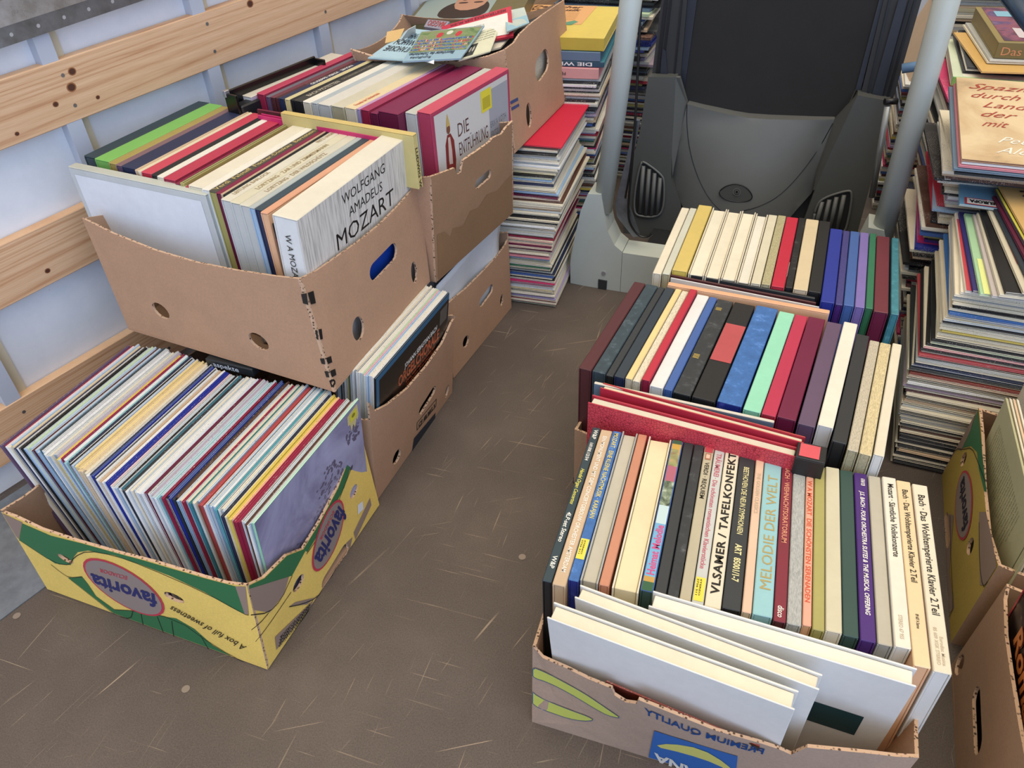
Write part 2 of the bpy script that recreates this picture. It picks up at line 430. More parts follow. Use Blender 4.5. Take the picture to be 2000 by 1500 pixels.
# three pine rails: local y runs along the wall
def plank(z0, z1, knots):
    global tn
    S0 = -1.4; S1 = 4.0
    X = Vector((HY, -HX, 0)); Y = Vector((HX, HY, SLOPE)).normalized(); Z = Vector((0, 0, 1))
    O = WP(S0, 1.6, z0)
    mb = MB(); mb.box(-.024, 0, 0, S1-S0, 0, z1-z0, WOOD, .002)
    kn = flat('#4f2c1e', .5); kr = flat('#96603a', .5); sc = flat('#8a8c8e', .35, .8)
    for s, v, r in knots:
        for rr, off, m in ((r*1.35, .0002, kr), (r, .0004, kn)):
            e = ell(s-S0, v, rr*1.15, rr, 0, 16); mb.add([(off, a, b) for a, b in e], [list(range(16))], m)
    for k in range(7):
        s = .43+(k-1)*.345-S0
        for v in (.03, .088):
            e = ell(s+.005, v+.004*math.sin(k*3), .0038, .0038, 0, 12); mb.add([(.0006, a, b) for a, b in e], [list(range(12))], sc)
    o = mb.build('trim_%d' % tn, loc=(0, 0, 0)); tn += 1
    o.matrix_world = Matrix(((X.x, Y.x, Z.x, O.x), (X.y, Y.y, Z.y, O.y), (X.z, Y.z, Z.z, O.z), (0, 0, 0, 1)))
    tag(o, kind='structure')
plank(.7202, .8341, [(.80, .088, .0055), (.787, .062, .0065), (.745, .043, .004), (.83, .028, .003), (.655, .018, .003), (1.25, .10, .006)])
plank(.4425, .5616, [(.60, .03, .004), (1.6, .08, .005)])
plank(.13, .2506, [(.53, .055, .007), (.45, .02, .004), (.70, .03, .003)])
# steel lashing rail above the top plank
mb = MB(); wallbox(mb, -1.4, 4, 1.592, 1.606, .8345, .866, DKSTEEL)
for k in range(60):
    s = .40+k*.052; e = ell(s, .850, .0035, .0035, 0, 10)
    mb.add([WP(a, 1.5915, b) for a, b in e], [list(range(10))], flat('#c9ccd0', .3, .6))
tag(mb.build('trim_%d' % tn), kind='structure'); tn += 1
mb = MB(); wallbox(mb, -1.4, 4, 1.590, 1.606, .8655, .97, GALV)
for k in range(70):
    s = .36+k*.050; c = WP(s, 1.589, .925)
    for q, mm in ((.013, GALV), (.009, flat('#6f7a8c', .3, .7))):
        pass
    P8 = [(s-.012, .905), (s+.012, .905), (s+.012, .96), (s-.012, .96)]
    fr = [WP(a, 1.5895, b) for a, b in P8]; bk = [WP(a+(.006 if i in (1, 2) else -.001)*0, 1.578, b) for i, (a, b) in enumerate([(s-.008, .912), (s+.006, .912), (s+.006, .955), (s-.008, .955)])]
    mb.add(fr+bk, [[0, 1, 5, 4], [1, 2, 6, 5], [2, 3, 7, 6], [3, 0, 4, 7], [4, 5, 6, 7]], GALV)
tag(mb.build('trim_%d' % tn), kind='structure'); tn += 1
# aluminium kick plate lying on the floor along the wall
mb = MB(); wallbox(mb, -1.2, .62, 1.305, 1.60, .0, .0025, metal('#7e858c', .45, 'scuffed_alu', .5))
for k in range(len(mb.v)):
    x, y, z = mb.v[k]; mb.v[k] = (x, y, .0005 if k % 2 == 0 else .0025)
tag(mb.build('trim_%d' % tn), kind='structure'); tn += 1
# round floor bolts
for i, (px, py) in enumerate([(363, 1346), (33, 1203), (1020, 1088)]):
    p = P(px, py, 0); mb = MB(); e = ell(p.x, p.y, .007, .007, 0, 16); mb.add([(a, b, .0008) for a, b in e], [list(range(16))], flat('#8d8074', .5, .3)); tag(mb.build('trim_%d' % tn, loc=(p.x, p.y, 0)), kind='structure'); tn += 1
# ================================================================== CARDBOARD BANANA BOXES
TH = .005
def panel(S, prof, holes, out=CB, inn=CBD, prints=None):
    """a corrugated sheet with punched holes: S surface, prof top edge as (u,v) left to right, holes as outlines"""
    outline = [(0, 0), (S.w*.25, 0), (S.w*.5, 0), (S.w*.75, 0), (S.w, 0)] + [tuple(p) for p in prof[::-1]]
    vs, fs = tri2d(outline, holes, .035); mb = MB()
    mb.add([S(u, v) for u, v in vs], fs, out); mb.add([S(u, v, -TH) for u, v in vs], [f[::-1] for f in fs], inn)
    for k, lp in enumerate([outline]+holes):
        n = len(lp); ar = sum(lp[i][0]*lp[(i+1) % n][1]-lp[(i+1) % n][0]*lp[i][1] for i in range(n)); ff = []
        for i in range(n):
            j = (i+1) % n; q = [i, i+n, j+n, j]; flip = (ar > 0) != (k == 0)
            ff.append(q[::-1] if flip else q)
        mb.add([S(u, v) for u, v in lp]+[S(u, v, -TH) for u, v in lp], ff, EDGE)
    if prints: prints(mb, S, holes)
    return mb
def clampprof(S, pts, both=True):
    pts = sorted([(min(max(u, 0), S.w), v) for u, v in pts])
    q = [pts[0] if pts[0][0] < .004 else (0, pts[0][1])]
    q[0] = (0, q[0][1])
    for p in pts:
        if p[0] > q[-1][0]+.0015: q.append(p)
    if q[-1][0] < S.w-.002: q.append((S.w, q[-1][1]))
    else: q[-1] = (S.w, q[-1][1])
    return q
def dipprof(S, d=.03, n=9): return [(S.w*i/n, S.h-d*math.sin(PI*i/n)**.7) for i in range(n+1)]
def handle(S, c, L=.085, Hh=.03, rot=0):
    e = []; n = 9
    for i in range(n+1):
        a = -PI/2+PI*i/n; e.append(((L-Hh)/2+Hh/2*math.cos(a), Hh/2*math.sin(a)))
    for i in range(n+1):
        a = PI/2+PI*i/n; e.append((-(L-Hh)/2+Hh/2*math.cos(a), Hh/2*math.sin(a)))
    return [(c[0]+x*math.cos(rot)-y*math.sin(rot), c[1]+x*math.sin(rot)+y*math.cos(rot)) for x, y in e]
def cardbox(corners, tops, label, out=(CB,)*4, inn=CBD, profs={}, holes={}, prints={}, bulge=.006, group=None, flaps=None):
    """corners/tops: FL FR BR BL"""
    FL, FR, BR, BL = [Vector(c) for c in corners]; tFL, tFR, tBR, tBL = [Vector(c) for c in tops]
    bf = bulge; bulge = min(bulge, .012)
    S = {'front': Surf(FL, FR, tFL, tFR, bf), 'right': Surf(FR, BR, tFR, tBR, bulge), 'back': Surf(BR, BL, tBR, tBL, 0), 'left': Surf(BL, FL, tBL, tFL, bulge)}
    c = (FL+FR+BR+BL)/4
    t = thing('banana_box', c, label, 'box', group)
    for i, k in enumerate(('front', 'right', 'back', 'left')):
        s = S[k]; pf = profs.get(k); pf = clampprof(s, [s.px(*q) for q in pf]) if pf else dipprof(s)
        hs = []
        for h in holes.get(k, []):
            ctr = s.px(h[0], h[1]) if h[0] > 5 else (h[0], h[1])
            if len(h) > 4 and h[4] == 'h': hs.append(handle(s, ctr, h[2], h[3], h[5] if len(h) > 5 else 0))
            else: hs.append(ell(ctr[0], ctr[1], h[2], h[3], h[4] if len(h) > 4 else 0, 16))
        panel(s, pf, hs, out[i], inn, prints.get(k)).build('side_panel', t)
    b = MB(); b.add([p+Vector((0, 0, .002)) for p in (FL, FR, BR, BL)]+[p+Vector((0, 0, .006)) for p in (FL, FR, BR, BL)], [[3, 2, 1, 0], [4, 5, 6, 7]], inn); b.build('base', t)
    return t, S
def rect(FR, yaw, Wd, D, z, flare=(0, 0), H=.235):
    u = Vector((math.cos(yaw), math.sin(yaw), 0)); l = Vector((-u.y, u.x, 0)); FR = Vector((FR[0], FR[1], z))
    b = [FR-u*Wd, FR, FR+l*D, FR-u*Wd+l*D]; fx, fy = flare
    tp = [b[0]-u*fx-l*fy, b[1]+u*fx-l*fy, b[2]+u*fx+l*fy, b[3]-u*fx+l*fy]
    return b, [p+Vector((0, 0, H)) for p in tp]

# ---- yellow and green box at the front left
YEL = cardboard('#e8c766', 'yellow_printed_card'); GRN = flat('#2f6d42', .6, name='green_print'); BRN = flat('#8f7a6c', .8, name='brown_print')
OUTL = flat('#1d2018', .6); LOGOR = flat('#c23a4a', .6); LOGOB = flat('#8f8078', .7); NAVY = flat('#262a62', .6)
z1 = lambda *a: [(x*.4, 900+y*.4) for x, y in a]
def ppoly(S, pts, sm=0, off=.002):
    q = [S.px(*p) for p in pts]; q = [(min(max(u, off), S.w-off), max(v, off)) for u, v in q]
    return smooth2(q, sm, True) if sm else q
def clipv(poly, prof):
    """keep a polygon under the top edge profile"""
    def top(u):
        for i in range(len(prof)-1):
            if prof[i][0] <= u <= prof[i+1][0]:
                k = (u-prof[i][0])/(prof[i+1][0]-prof[i][0]+1e-9); return prof[i][1]*(1-k)+prof[i+1][1]*k
        return prof[-1][1]
    return [(u, min(v, top(u)-.0015)) for u, v in poly]
def logo(mb, S, holes, c, a, b, t1, t2, t3, e1=None, e2=None, e3=None, word='favorita'):
    C = S.px(*c); A = S.px(*a); B = S.px(*b)
    rx = math.hypot(A[0]-C[0], A[1]-C[1]); ry = math.hypot(B[0]-C[0], B[1]-C[1]); rot = math.atan2(A[1]-C[1], A[0]-C[0])
    overlay(mb, S, ell(C[0], C[1], rx, ry, rot), LOGOR, .0012, .03, holes)
    overlay(mb, S, ell(C[0], C[1], rx-.005, ry-.005, rot), LOGOB, .0016, .03, holes)
    textpx(mb, S, word, t1, t2, t3, NAVY, .0022, bold=.03)
    if e1: textpx(mb, S, 'ECUADOR', e1, e2, e3, LOGOR, .0022)
def fav_front(mb, S, holes):
    prof = FAVPROF['front']
    g = [(110, 305), (250, 365), (400, 400), (700, 480), (1000, 570), (1150, 612), (1195, 745), (1130, 715), (1000, 640), (830, 560), (700, 510), (560, 460), (430, 437), (380, 445), (360, 470), (345, 508), (270, 500), (95, 385)]
    overlay(mb, S, clipv(ppoly(S, z1(*g)), prof), GRN, .0006, .03, holes)
    overlay(mb, S, clipv(ppoly(S, z1((-60, 220), (0, 240), (110, 300), (93, 383), (50, 358), (-60, 240))), prof), BRN, .0006, .03)
    overlay(mb, S, clipv(ppoly(S, z1((1150, 612), (1212, 605), (1216, 750), (1192, 745))), prof), BRN, .0006, .03)
    g2 = [(335, 570), (400, 563), (430, 600), (470, 660), (560, 725), (650, 730), (750, 752), (860, 768), (950, 820), (1040, 900), (1130, 955), (1290, 1036), (1100, 962), (820, 852), (560, 748)]
    overlay(mb, S, ppoly(S, z1(*g2)), GRN, .0006, .03)
    for st in ([(95, 385), (270, 500), (345, 508), (362, 468), (430, 437), (560, 460), (700, 510), (1000, 640), (1195, 748), (1216, 752)], [(250, 505), (300, 545), (340, 570), (400, 565)], [(335, 570), (560, 748)], [(650, 735), (640, 770), (590, 760)], [(560, 725), (650, 730), (860, 768), (1040, 900), (1290, 1036)], [(840, 780), (850, 860)], [(690, 742), (700, 800)], [(980, 850), (1020, 920)], [(770, 760), (800, 840)]):
        overlay(mb, S, stroke(smooth2([S.px(*p) for p in z1(*st)], 1), .0016), OUTL, .0010, 0)
    logo(mb, S, holes, (242, 1147), (322, 1189), (262, 1120), (306, 1160), (178, 1118), (309, 1186), (250, 1124), (196, 1108), (249, 1131))
    textpx(mb, S, 'A box full of sweetness', (483, 1262), (334, 1181), (479, 1272), OUTL, .0014, shear=.5, bold=.005)
def fav_side(mb, S, holes):
    prof = FAVPROF['right']
    overlay(mb, S, clipv(ppoly(S, z1((1215, 605), (1290, 570), (1400, 462), (1480, 432), (1490, 440), (1425, 560), (1215, 625))), prof), GRN, .0006, .03, holes)
    overlay(mb, S, clipv(ppoly(S, z1((1215, 625), (1410, 565), (1385, 650), (1315, 740), (1222, 752))), prof), BRN, .0007, .03, holes)
    overlay(mb, S, clipv(ppoly(S, z1((1480, 432), (1560, 302), (1650, 132), (1715, -40), (1740, -60), (1680, 130), (1600, 280), (1500, 445))), prof), GRN, .0006, .03, holes)
    overlay(mb, S, clipv(ppoly(S, z1((1715, -40), (1735, -120), (1753, -170), (1768, -130), (1745, -55))), prof), BRN, .0007, .03, holes)
    for st in ([(1425, 560), (1370, 680), (1310, 742), (1222, 752)], [(1225, 825), (1270, 790), (1310, 742)], [(1245, 882), (1290, 830), (1420, 640)], [(1410, 712), (1470, 700), (1545, 670), (1600, 600), (1640, 520)], [(1495, 455), (1620, 270), (1745, -50)]):
        overlay(mb, S, stroke(smooth2([S.px(*p) for p in z1(*st)], 1), .0018), OUTL, .0010, 0)
    overlay(mb, S, ppoly(S, z1((1410, 712), (1440, 690), (1545, 668), (1640, 520), (1690, 400), (1720, 372), (1712, 430), (1560, 680), (1500, 700))), BRN, .0007, .03, holes)
    logo(mb, S, holes, (641, 1045), (617, 1116), (616, 1052), (661, 985), (612, 1090), (677, 1004), (649, 996), (622, 1052), (652, 1000))
    overlay(mb, S, ppoly(S, z1((1340, 860), (1528, 680), (1520, 715), (1348, 922))), BRN, .0011, 0)
    for k in range(4): textpx(mb, S, 'BANANAS ECUADOR', (604-k*1.5, 1178+k*5.5), (545-k*1, 1243+k*6), (605-k*1.5, 1182+k*5.5), OUTL, .0016)
    overlay(mb, S, ppoly(S, z1((1745, 215), (1768, 195), (1772, 235), (1745, 262))), flat('#dfe2e6', .5), .0012, 0)
    overlay(mb, S, ppoly(S, z1((1725, 350), (1805, 180), (1812, 215), (1735, 385))), BRN, .0009, 0)
FB, FT = rect((-.4428, .7631), -.3991, .5, .4, .0025)
FT = [Vector((-.8858, .9476, .235)), Vector((-.4204, .7617, .235)), Vector((-.2914, 1.121, .235)), Vector((-.75, 1.33, .235))]
_S1 = Surf(FB[0], FB[1], FT[0], FT[1], .006); _S2 = Surf(FB[1], FB[2], FT[1], FT[2], .006)
pf1 = [(30, 1010), (80, 1034), (150, 1057), (230, 1080), (300, 1098), (400, 1128), (440, 1139), (470, 1143), (482, 1144)]
pf2 = [(482, 1144), (516, 1128), (560, 1084), (592, 1072), (624, 1020), (660, 952), (690, 872), (701, 832)]
FAVPROF = {'front': clampprof(_S1, [_S1.px(*q) for q in pf1]), 'right': clampprof(_S2, [_S2.px(*q) for q in pf2])}
cardbox(FB, FT, 'yellow and green printed banana box packed with record sleeves, nearest on the left', (YEL, YEL, CB, CB), CBD,
        {'front': pf1, 'right': pf2}, {'front': [(128, 1091, .017, .010, -.3), (340, 1167, .020, .012, -.15)], 'right': [(583, 1139, .018, .013, .1), (655, 1105, .10, .032, 'h', .1), (691, 960, .016, .012, .2)]},
        {'front': fav_front, 'right': fav_side})

# ---- lower boxes along the aisle
def c_side(mb, S, holes):
    k = [S.px(*q) for q in ((814, 826), (852, 779), (851, 793), (814, 840))]
    for i in range(4): overlay(mb, S, stroke([k[i], k[(i+1) % 4]], .0022), INK, .0008, 0)
    textpx(mb, S, 'CF 48 MG 3', (817, 835), (849, 796), (817, 827), INK, .001, bold=.03)
    overlay(mb, S, [S.px(*q) for q in ((808, 856), (850, 806), (849, 830), (804, 884))], flat('#20242e', .7), .0008, 0)
CBs, CTs = rect((-.2947, 1.1421), -.407, .47, .375, .0015, (0, 0))
_u = Vector((math.cos(-.407), math.sin(-.407), 0)); CTs[1] += _u*.026; CTs[2] += _u*.030
cardbox(CBs, CTs, 'plain brown banana box on the floor holding the black organ chorale record', profs={'right': [(702, 809), (733, 803), (756, 791), (795, 760), (833, 716), (864, 671), (876, 645), (882, 631)]},
        holes={'right': [(835, 782, .085, .026, 'h', .12), (873, 764, .010, .017, -.3), (775, 892, .018, .018)], 'front': []}, prints={'right': c_side}, bulge=.008)
DBs, DTs = rect((-.1439, 1.5423), math.radians(63.2-90), .47, .34, .0015)
cardbox(DBs, DTs, 'plain brown banana box on the floor with crumpled white paper, beside the record pile', profs={'right': [(884, 585), (911, 563), (942, 532), (969, 503), (988, 478), (998, 459)]},
        holes={'right': [(950, 577, .08, .028, 'h', .1), (980, 586, .010, .017, -.2), (910, 667, .016, .016)]}, bulge=.006)

# ---- upper box A with the Mozart set
def corners_px(zb, zt, FLb, FRb, BRb, FLt, FRt, BRt):
    b = [P(*FLb, zb), P(*FRb, zb), P(*BRb, zb)]; b.append(b[0]+b[2]-b[1])
    t = [P(*FLt, zt), P(*FRt, zt), P(*BRt, zt)]; t.append(t[0]+t[2]-t[1]); return b, t
z5 = lambda *a: [(100+x*.4, 180+y*.4) for x, y in a]
def a_front(mb, S, holes):
    for q in ([(1222, 985), (1250, 980), (1258, 1038), (1232, 1030)], [(1290, 1162), (1301, 1160), (1308, 1208), (1299, 1206)], [(1314, 1300), (1335, 1298), (1340, 1328), (1322, 1325)], [(1336, 1362), (1352, 1360), (1360, 1392), (1345, 1390)]):
        overlay(mb, S, [S.px(*p) for p in z5(*q)], INK, .0012, 0)
def a_side(mb, S, holes):
    for q in ([(1250, 980), (1278, 970), (1290, 1030), (1266, 1036)], [(1303, 1158), (1318, 1155), (1324, 1205), (1312, 1208)], [(1340, 1298), (1364, 1288), (1370, 1318), (1349, 1328)], [(1358, 1362), (1384, 1350), (1390, 1380), (1369, 1392)]):
        overlay(mb, S, [(max(u, .001), v) for u, v in [S.px(*p) for p in z5(*q)]], INK, .0012, 0)
    textpx(mb, S, 'D', (646, 756), (656, 750), (642, 744), INK, .0012, bold=.04)
b, t = corners_px(.318, .545, (252, 644), (654, 766), (840, 550), (160, 426), (586, 544), (816, 350))
cardbox(b, t, 'large plain brown banana box with oval holes, upper left, holding the Mozart set', profs={'front': z5((150, 615), (300, 690), (500, 770), (700, 830), (900, 870), (1100, 900), (1215, 912)), 'right': z5((1215, 912), (1300, 870), (1400, 800), (1500, 730), (1600, 650), (1700, 550), (1760, 480), (1790, 425))},
        holes={'front': [(314, 607, .021, .017, -.1), (505, 667, .022, .018, -.1)], 'right': [(750, 511, .105, .035, 'h', .03), (700, 642, .019, .024), (809, 532, .013, .024)]}, prints={'front': a_front, 'right': a_side}, bulge=.01)
BOXA = (b, t)
# ---- upper box F with the opera sets
def f_side(mb, S, holes):
    st = cardboard('#8d6a48', 'water_stain')
    q = [S.px(*p) for p in ((853, 458), (868, 452), (880, 462), (884, 446), (905, 440), (918, 412), (935, 405), (950, 380), (972, 372), (990, 350), (1000, 340), (1002, 415), (930, 482), (856, 545))]
    q = [(min(max(u, .002), S.w-.002), max(v, .002)) for u, v in q]; overlay(mb, S, q, st, .0007, .03)
u = Vector((math.cos(math.radians(-31)), math.sin(math.radians(-31)), 0))
b1 = P(852, 552, .31); b2 = P(1002, 416, .31); t1 = P(842, 345, .565); t2 = P(1002, 236, .565)
b = [b1-u*.47, b1, b2, b2-u*.47]; t = [t1-u*.47, t1, t2, t2-u*.47]
cardbox(b, t, 'scuffed brown box with torn handle notch and water stain, holding opera sets', (CB, CB2, CB, CB), profs={'right': [(842, 345), (870, 335), (888, 328), (893, 340), (900, 339), (905, 313), (930, 296), (957, 277), (962, 270), (970, 266), (980, 262), (988, 250), (1002, 236)]},
        holes={'right': [(944, 350, .075, .024, 'h', .05)], 'front': []}, prints={'right': f_side}, bulge=.004)
# ---- box E in front of the yellow set, full of loose sleeves
def e_side(mb, S, holes):
    for q in ([(996, 198), (1011, 190), (1012, 196), (997, 204)], [(998, 210), (1013, 202), (1014, 207), (999, 216)]):
        overlay(mb, S, [S.px(*p) for p in q], flat('#3a4a78', .6), .0008, 0)
b1 = P(1005, 300, .445); b2 = P(1118, 185, .445); t1 = P(985, 98, .682); t2 = P(1102, 0, .682); t4 = P(784, 28, .682)
u = (b2-b1).normalized(); u = Vector((u.y, -u.x, 0))
b = [b1-u*.36, b1, b2, b2-u*.36]; t = [P(684, 97, .682), t1, t2, t4]
cardbox(b, t, 'brown box of loose sleeves and leaflets, standing high on the record pile', profs={'right': [(985, 98), (1004, 84), (1016, 66), (1040, 44), (1070, 22), (1102, 0)]},
        holes={'right': [(1059, 127, .10, .055, 'h', .15), (1102, 153, .013, .026), (1033, 225, .017, .03)]}, prints={'right': e_side}, bulge=.003)
BOXE = (b, t)

# ---- right hand boxes
def bana(mb, S, holes):
    z2 = lambda *a: [(1000+x*.2, 1150+y*.2) for x, y in a]
    LM = flat('#bcc45e', .6); OB = flat('#3f5a84', .6)
    for pts in ([(188, 755), (350, 820), (520, 910), (700, 1010), (850, 1110), (980, 1200), (1070, 1262), (940, 1235), (820, 1170), (640, 1060), (480, 970), (330, 900), (230, 870), (184, 830)],
                [(178, 985), (260, 1050), (420, 1120), (600, 1190), (740, 1240), (808, 1280), (700, 1288), (560, 1265), (400, 1210), (260, 1160), (176, 1095)]):
        q = smooth2([S.px(*p) for p in z2(*pts)], 1, True); q = [(max(u, .001), v) for u, v in q]; overlay(mb, S, q, LM, .0008, 0)
        overlay(mb, S, stroke(q+[q[0]], .0016), OB, .0012, 0)
    textpx(mb, S, 'PREMIUM QUALITY', (1490, 1472), (1259, 1393), (1494, 1462), BLUEINK_, .001, bold=.02)
    textpx(mb, S, 'PREMIUM QUALITY', (1490, 1472), (1259, 1393), (1494, 1462), BLUEINK_, .001, bold=.02)
    q = [S.px(*p) for p in ((1278, 1426), (1345, 1447), (1441, 1476), (1436, 1520), (1350, 1502), (1267, 1478))]; q = [(u, max(v, .001)) for u, v in q]; overlay(mb, S, q, BLUEINK_, .0012, 0)
    q = smooth2([S.px(*p) for p in ((1275, 1455), (1310, 1450), (1370, 1460), (1420, 1490), (1440, 1515), (1400, 1490), (1340, 1470))], 1, True); overlay(mb, S, [(u, max(v, .002)) for u, v in q], flat('#c9c46a', .6), .0016, 0)
    textpx(mb, S, 'BANA', (1385, 1510), (1278, 1468), (1380, 1528), flat('#d6d3c8', .6), .0018, bold=.03)
BLUEINK_ = flat('#2560a8', .6, name='blue_print')
b, t = rect((.0051+.5*math.cos(-.3626), .6481+.5*math.sin(-.3626)), -.3626, .5, .4, 0, (.0, 0), .205)
t[0] = P(1040, 1262, .205); t[1] = P(1795, 1480, .205); t[2] = P(1815, 1380, .205) + (b[2]-b[1])*.6
cardbox(b, t, 'brown banana box with green banana print and blue lettering, nearest on the right', profs={'front': [(1040, 1262), (1060, 1285), (1110, 1307), (1150, 1327), (1195, 1345), (1200, 1358), (1222, 1372), (1243, 1375), (1247, 1367), (1320, 1396), (1400, 1428), (1480, 1450), (1520, 1463), (1545, 1474), (1570, 1472), (1577, 1460), (1640, 1466), (1700, 1472), (1750, 1478), (1795, 1480)]},
        prints={'front': bana}, out=(cardboard('#a8917f', 'greyish_cardboard'), CBD, CBD, CBD), bulge=.045, inn=CB)
# box under the second row: only its left corner shows
l2 = Vector((.335, .942, 0)); p0 = P(1122, 850, .20); u2 = Vector((.93, -.367, 0))
b = [Vector((p0.x, p0.y, 0)), Vector((p0.x, p0.y, 0))+u2*.5, Vector((p0.x, p0.y, 0))+u2*.5+l2*.4, Vector((p0.x, p0.y, 0))+l2*.4]
t = [p+Vector((0, 0, .215)) for p in b]
def r2left(mb, S, holes): textpx(mb, S, 'Bonita', (1124, 950), (1131, 880), (1119, 948), flat('#35549a', .6), .001, shear=.3)
BOX2 = (b, t)
cardbox(b, t, 'brown cardboard box under the second row of box sets, mostly hidden', out=(CBD,)*4, bulge=0, prints={'left': r2left})
b3 = [Vector((0, 0, 0))]*4; _o = b[0]+l2*.415+u2*.03; b3 = [_o, _o+u2*.44, _o+u2*.44+l2*.33, _o+l2*.33]; t3 = [p+Vector((0, 0, .12)) for p in b3]
BOX3 = (b3, t3)
cardbox(b3, t3, 'low brown cardboard box under the back row of box sets, before the treadmill', out=(CBD,)*4, bulge=0)
# ---- printed box on the right: its left side faces the aisle
YEL2 = cardboard('#b59c46', 'yellow_card_shaded')  # darker copy of the yellow card, right side's shade put into its colour
FL = P(1857, 1256, 0); BL = P(1840, 925, 0); tFL = P(1950, 1105, .235); tBL = P(1912, 796, .235)
uu = (BL-FL).normalized(); ux = Vector((uu.y, -uu.x, 0))
def rfav(mb, S, holes):
    z = lambda *a: [(1740+x/3, 1000+y/3) for x, y in a]; z6 = lambda *a: [(1700+x*.24, 600+y*.24) for x, y in a]
    lim = lambda q: [(min(max(u, .002), S.w-.002), min(max(v, .002), S.h-.004)) for u, v in q]
    overlay(mb, S, lim([S.px(*p) for p in z6((880, 810), (895, 1000), (925, 1300), (950, 1500), (930, 1500), (885, 1320), (870, 1180), (820, 1130), (740, 1150), (815, 1010))]), GRN, .0006, .03, holes)
    overlay(mb, S, lim([S.px(*p) for p in z6((860, 840), (815, 1010), (740, 1170), (700, 1130), (780, 990))]), BRN, .0008, .03, holes)
    overlay(mb, S, lim([S.px(*p) for p in z((520, 0), (560, 0), (600, 180), (635, 300), (560, 440), (525, 430), (520, 200))]), BRN, .0008, .03, holes)
    overlay(mb, S, lim([S.px(*p) for p in z((330, 10), (370, 20), (345, 350), (372, 560), (330, 620), (270, 560), (300, 150))]), BRN, .0007, .03, holes)
    for st in (z6((650, 1230), (700, 1130), (760, 1160), (830, 1140), (880, 1260), (940, 1420)), z((520, 60), (522, 300), (545, 470), (580, 515)), z((350, 20), (355, 320), (372, 560), (330, 640))):
        overlay(mb, S, stroke(smooth2(lim([S.px(*p) for p in st]), 1), .002), OUTL, .0011, 0)
    C = S.px(1883, 985); overlay(mb, S, ell(C[0], C[1], .085, .052), LOGOR, .0012, 0, holes); overlay(mb, S, ell(C[0], C[1], .080, .047), LOGOB, .0016, 0, holes)
    text(mb, lambda u, v: S(u, v, .0022), 'favorita', (C[0]+.065, C[1]+.018), (-.13, 0), (0, -.035), flat('#1c1a30', .6), bold=.03)
cardbox([FL, FL+ux*.5, BL+ux*.5, BL], [tFL, tFL+ux*.5, tBL+ux*.5, tBL], 'yellow printed banana box with a red ringed oval logo, right side of the aisle', (CBD, CBD, CBD, YEL2), CBD,
        profs={'left': [(1912, 796), (1917, 850), (1921, 950), (1930, 1040), (1950, 1105)]}, holes={'left': [(1850, 1035, .095, .030, 'h', .1), (1895, 1067, .016, .02), (1882, 897, .014, .02)]}, prints={'left': rfav}, bulge=.002)
RFAV = (FL, BL, tFL, tBL, ux, uu)
# ---- plain box at the bottom right corner
FL = P(1857, 1300, 0) - uu*.40; BL = P(1857, 1300, 0)
tBL = P(1966, 1140, .235); tFL = P(2012, 1560, .235)
cardbox([FL, FL+ux*.5, BL+ux*.5, BL], [tFL, tFL+ux*.5, tBL+ux*.5, tBL], 'plain brown banana box in the bottom right corner, cut by the frame', (CBD,)*4, CBD,
        profs={'left': [(1966, 1140), (1960, 1170), (1962, 1240), (1975, 1330), (1990, 1420), (2005, 1500), (2012, 1560)]}, holes={'left': [(1908, 1405, .11, .034, 'h', -.05), (1874, 1298, .016, .022)]}, bulge=.006)
RBOX = (FL, BL, tFL, tBL)
# ---- another printed box farther right, only a corner in view
p = P(1985, 905, 0); q = [p, p+ux*.4, p+ux*.4+uu*.35, p+uu*.35]; q = [Vector((v.x+.06, v.y+.05, 0)) for v in q]
tt = [v+Vector((0, 0, .26)) for v in q]; tt[0] = P(1964, 712, .26)
def cornerp(mb, S, holes):
    q = [S.px(*c) for c in ((1975, 707), (1990, 680), (1992, 725), (1981, 755))]; overlay(mb, S, q, BRN, .001, 0)
cardbox(q, tt, 'yellow printed carton behind the pale sheet at the right edge', (YEL2, YEL2, CBD, YEL2), CBD, prints={'front': cornerp}, bulge=0)
# ================================================================== RECORD BOX SETS AND SLEEVES
C = dict(black='#1b1b1d', charcoal='#2f3336', slate='#34444c', darkteal='#2b3d44', navy='#232c4a', cream='#d9d0b8', ivory='#dfd9c8', white='#dcdcd8', offwhite='#d0cdc2',
    grey='#a6a8a4', palegrey='#bfc1bc', beige='#cbb89a', tan='#c3a98a', khaki='#b0a888', yellow='#d6bf5a', gold='#a08f4e', olive='#a39c5c', red='#b3283c', brick='#b04a4e', crimson='#8e1f3c', burgundy='#66183a',
    maroon='#4f2427', plum='#5e4a62', mauve='#b3a0b0', purple='#43206e', lavender='#7a6aa8', royal='#20308c', blue='#3f5f9c', lightblue='#8fbcc0', skyblue='#9db8d0', teal='#3f7f8c', green='#2f6b4a', limegreen='#7ab65a',
    darkgreen='#2f4a44', mint='#8fd0b0', peach='#e0b088', salmon='#c08468', pink='#c87f88', hotpink='#c83068', orange='#cc6a30', brown='#5a3a2c', rust='#8a3c30', paleyellow='#dfc98c', aqua='#4a9aa8', lilac='#a498bc', palegreen='#b8cca8', bluegrey='#5f7488', denim='#3a6aa8')
CN = dict(darkteal='dark teal', paleyellow='pale yellow', skyblue='sky blue', lightblue='light blue', royal='royal blue', limegreen='lime green', darkgreen='dark green', palegrey='pale grey', offwhite='off-white', hotpink='hot pink', palegreen='pale green', bluegrey='blue-grey', denim='mid blue')
def cn(c): return CN.get(c, c)
def ordw(n): return '%d%s' % (n, 'th' if 10 <= n % 100 <= 20 else {1: 'st', 2: 'nd', 3: 'rd'}.get(n % 10, 'th'))
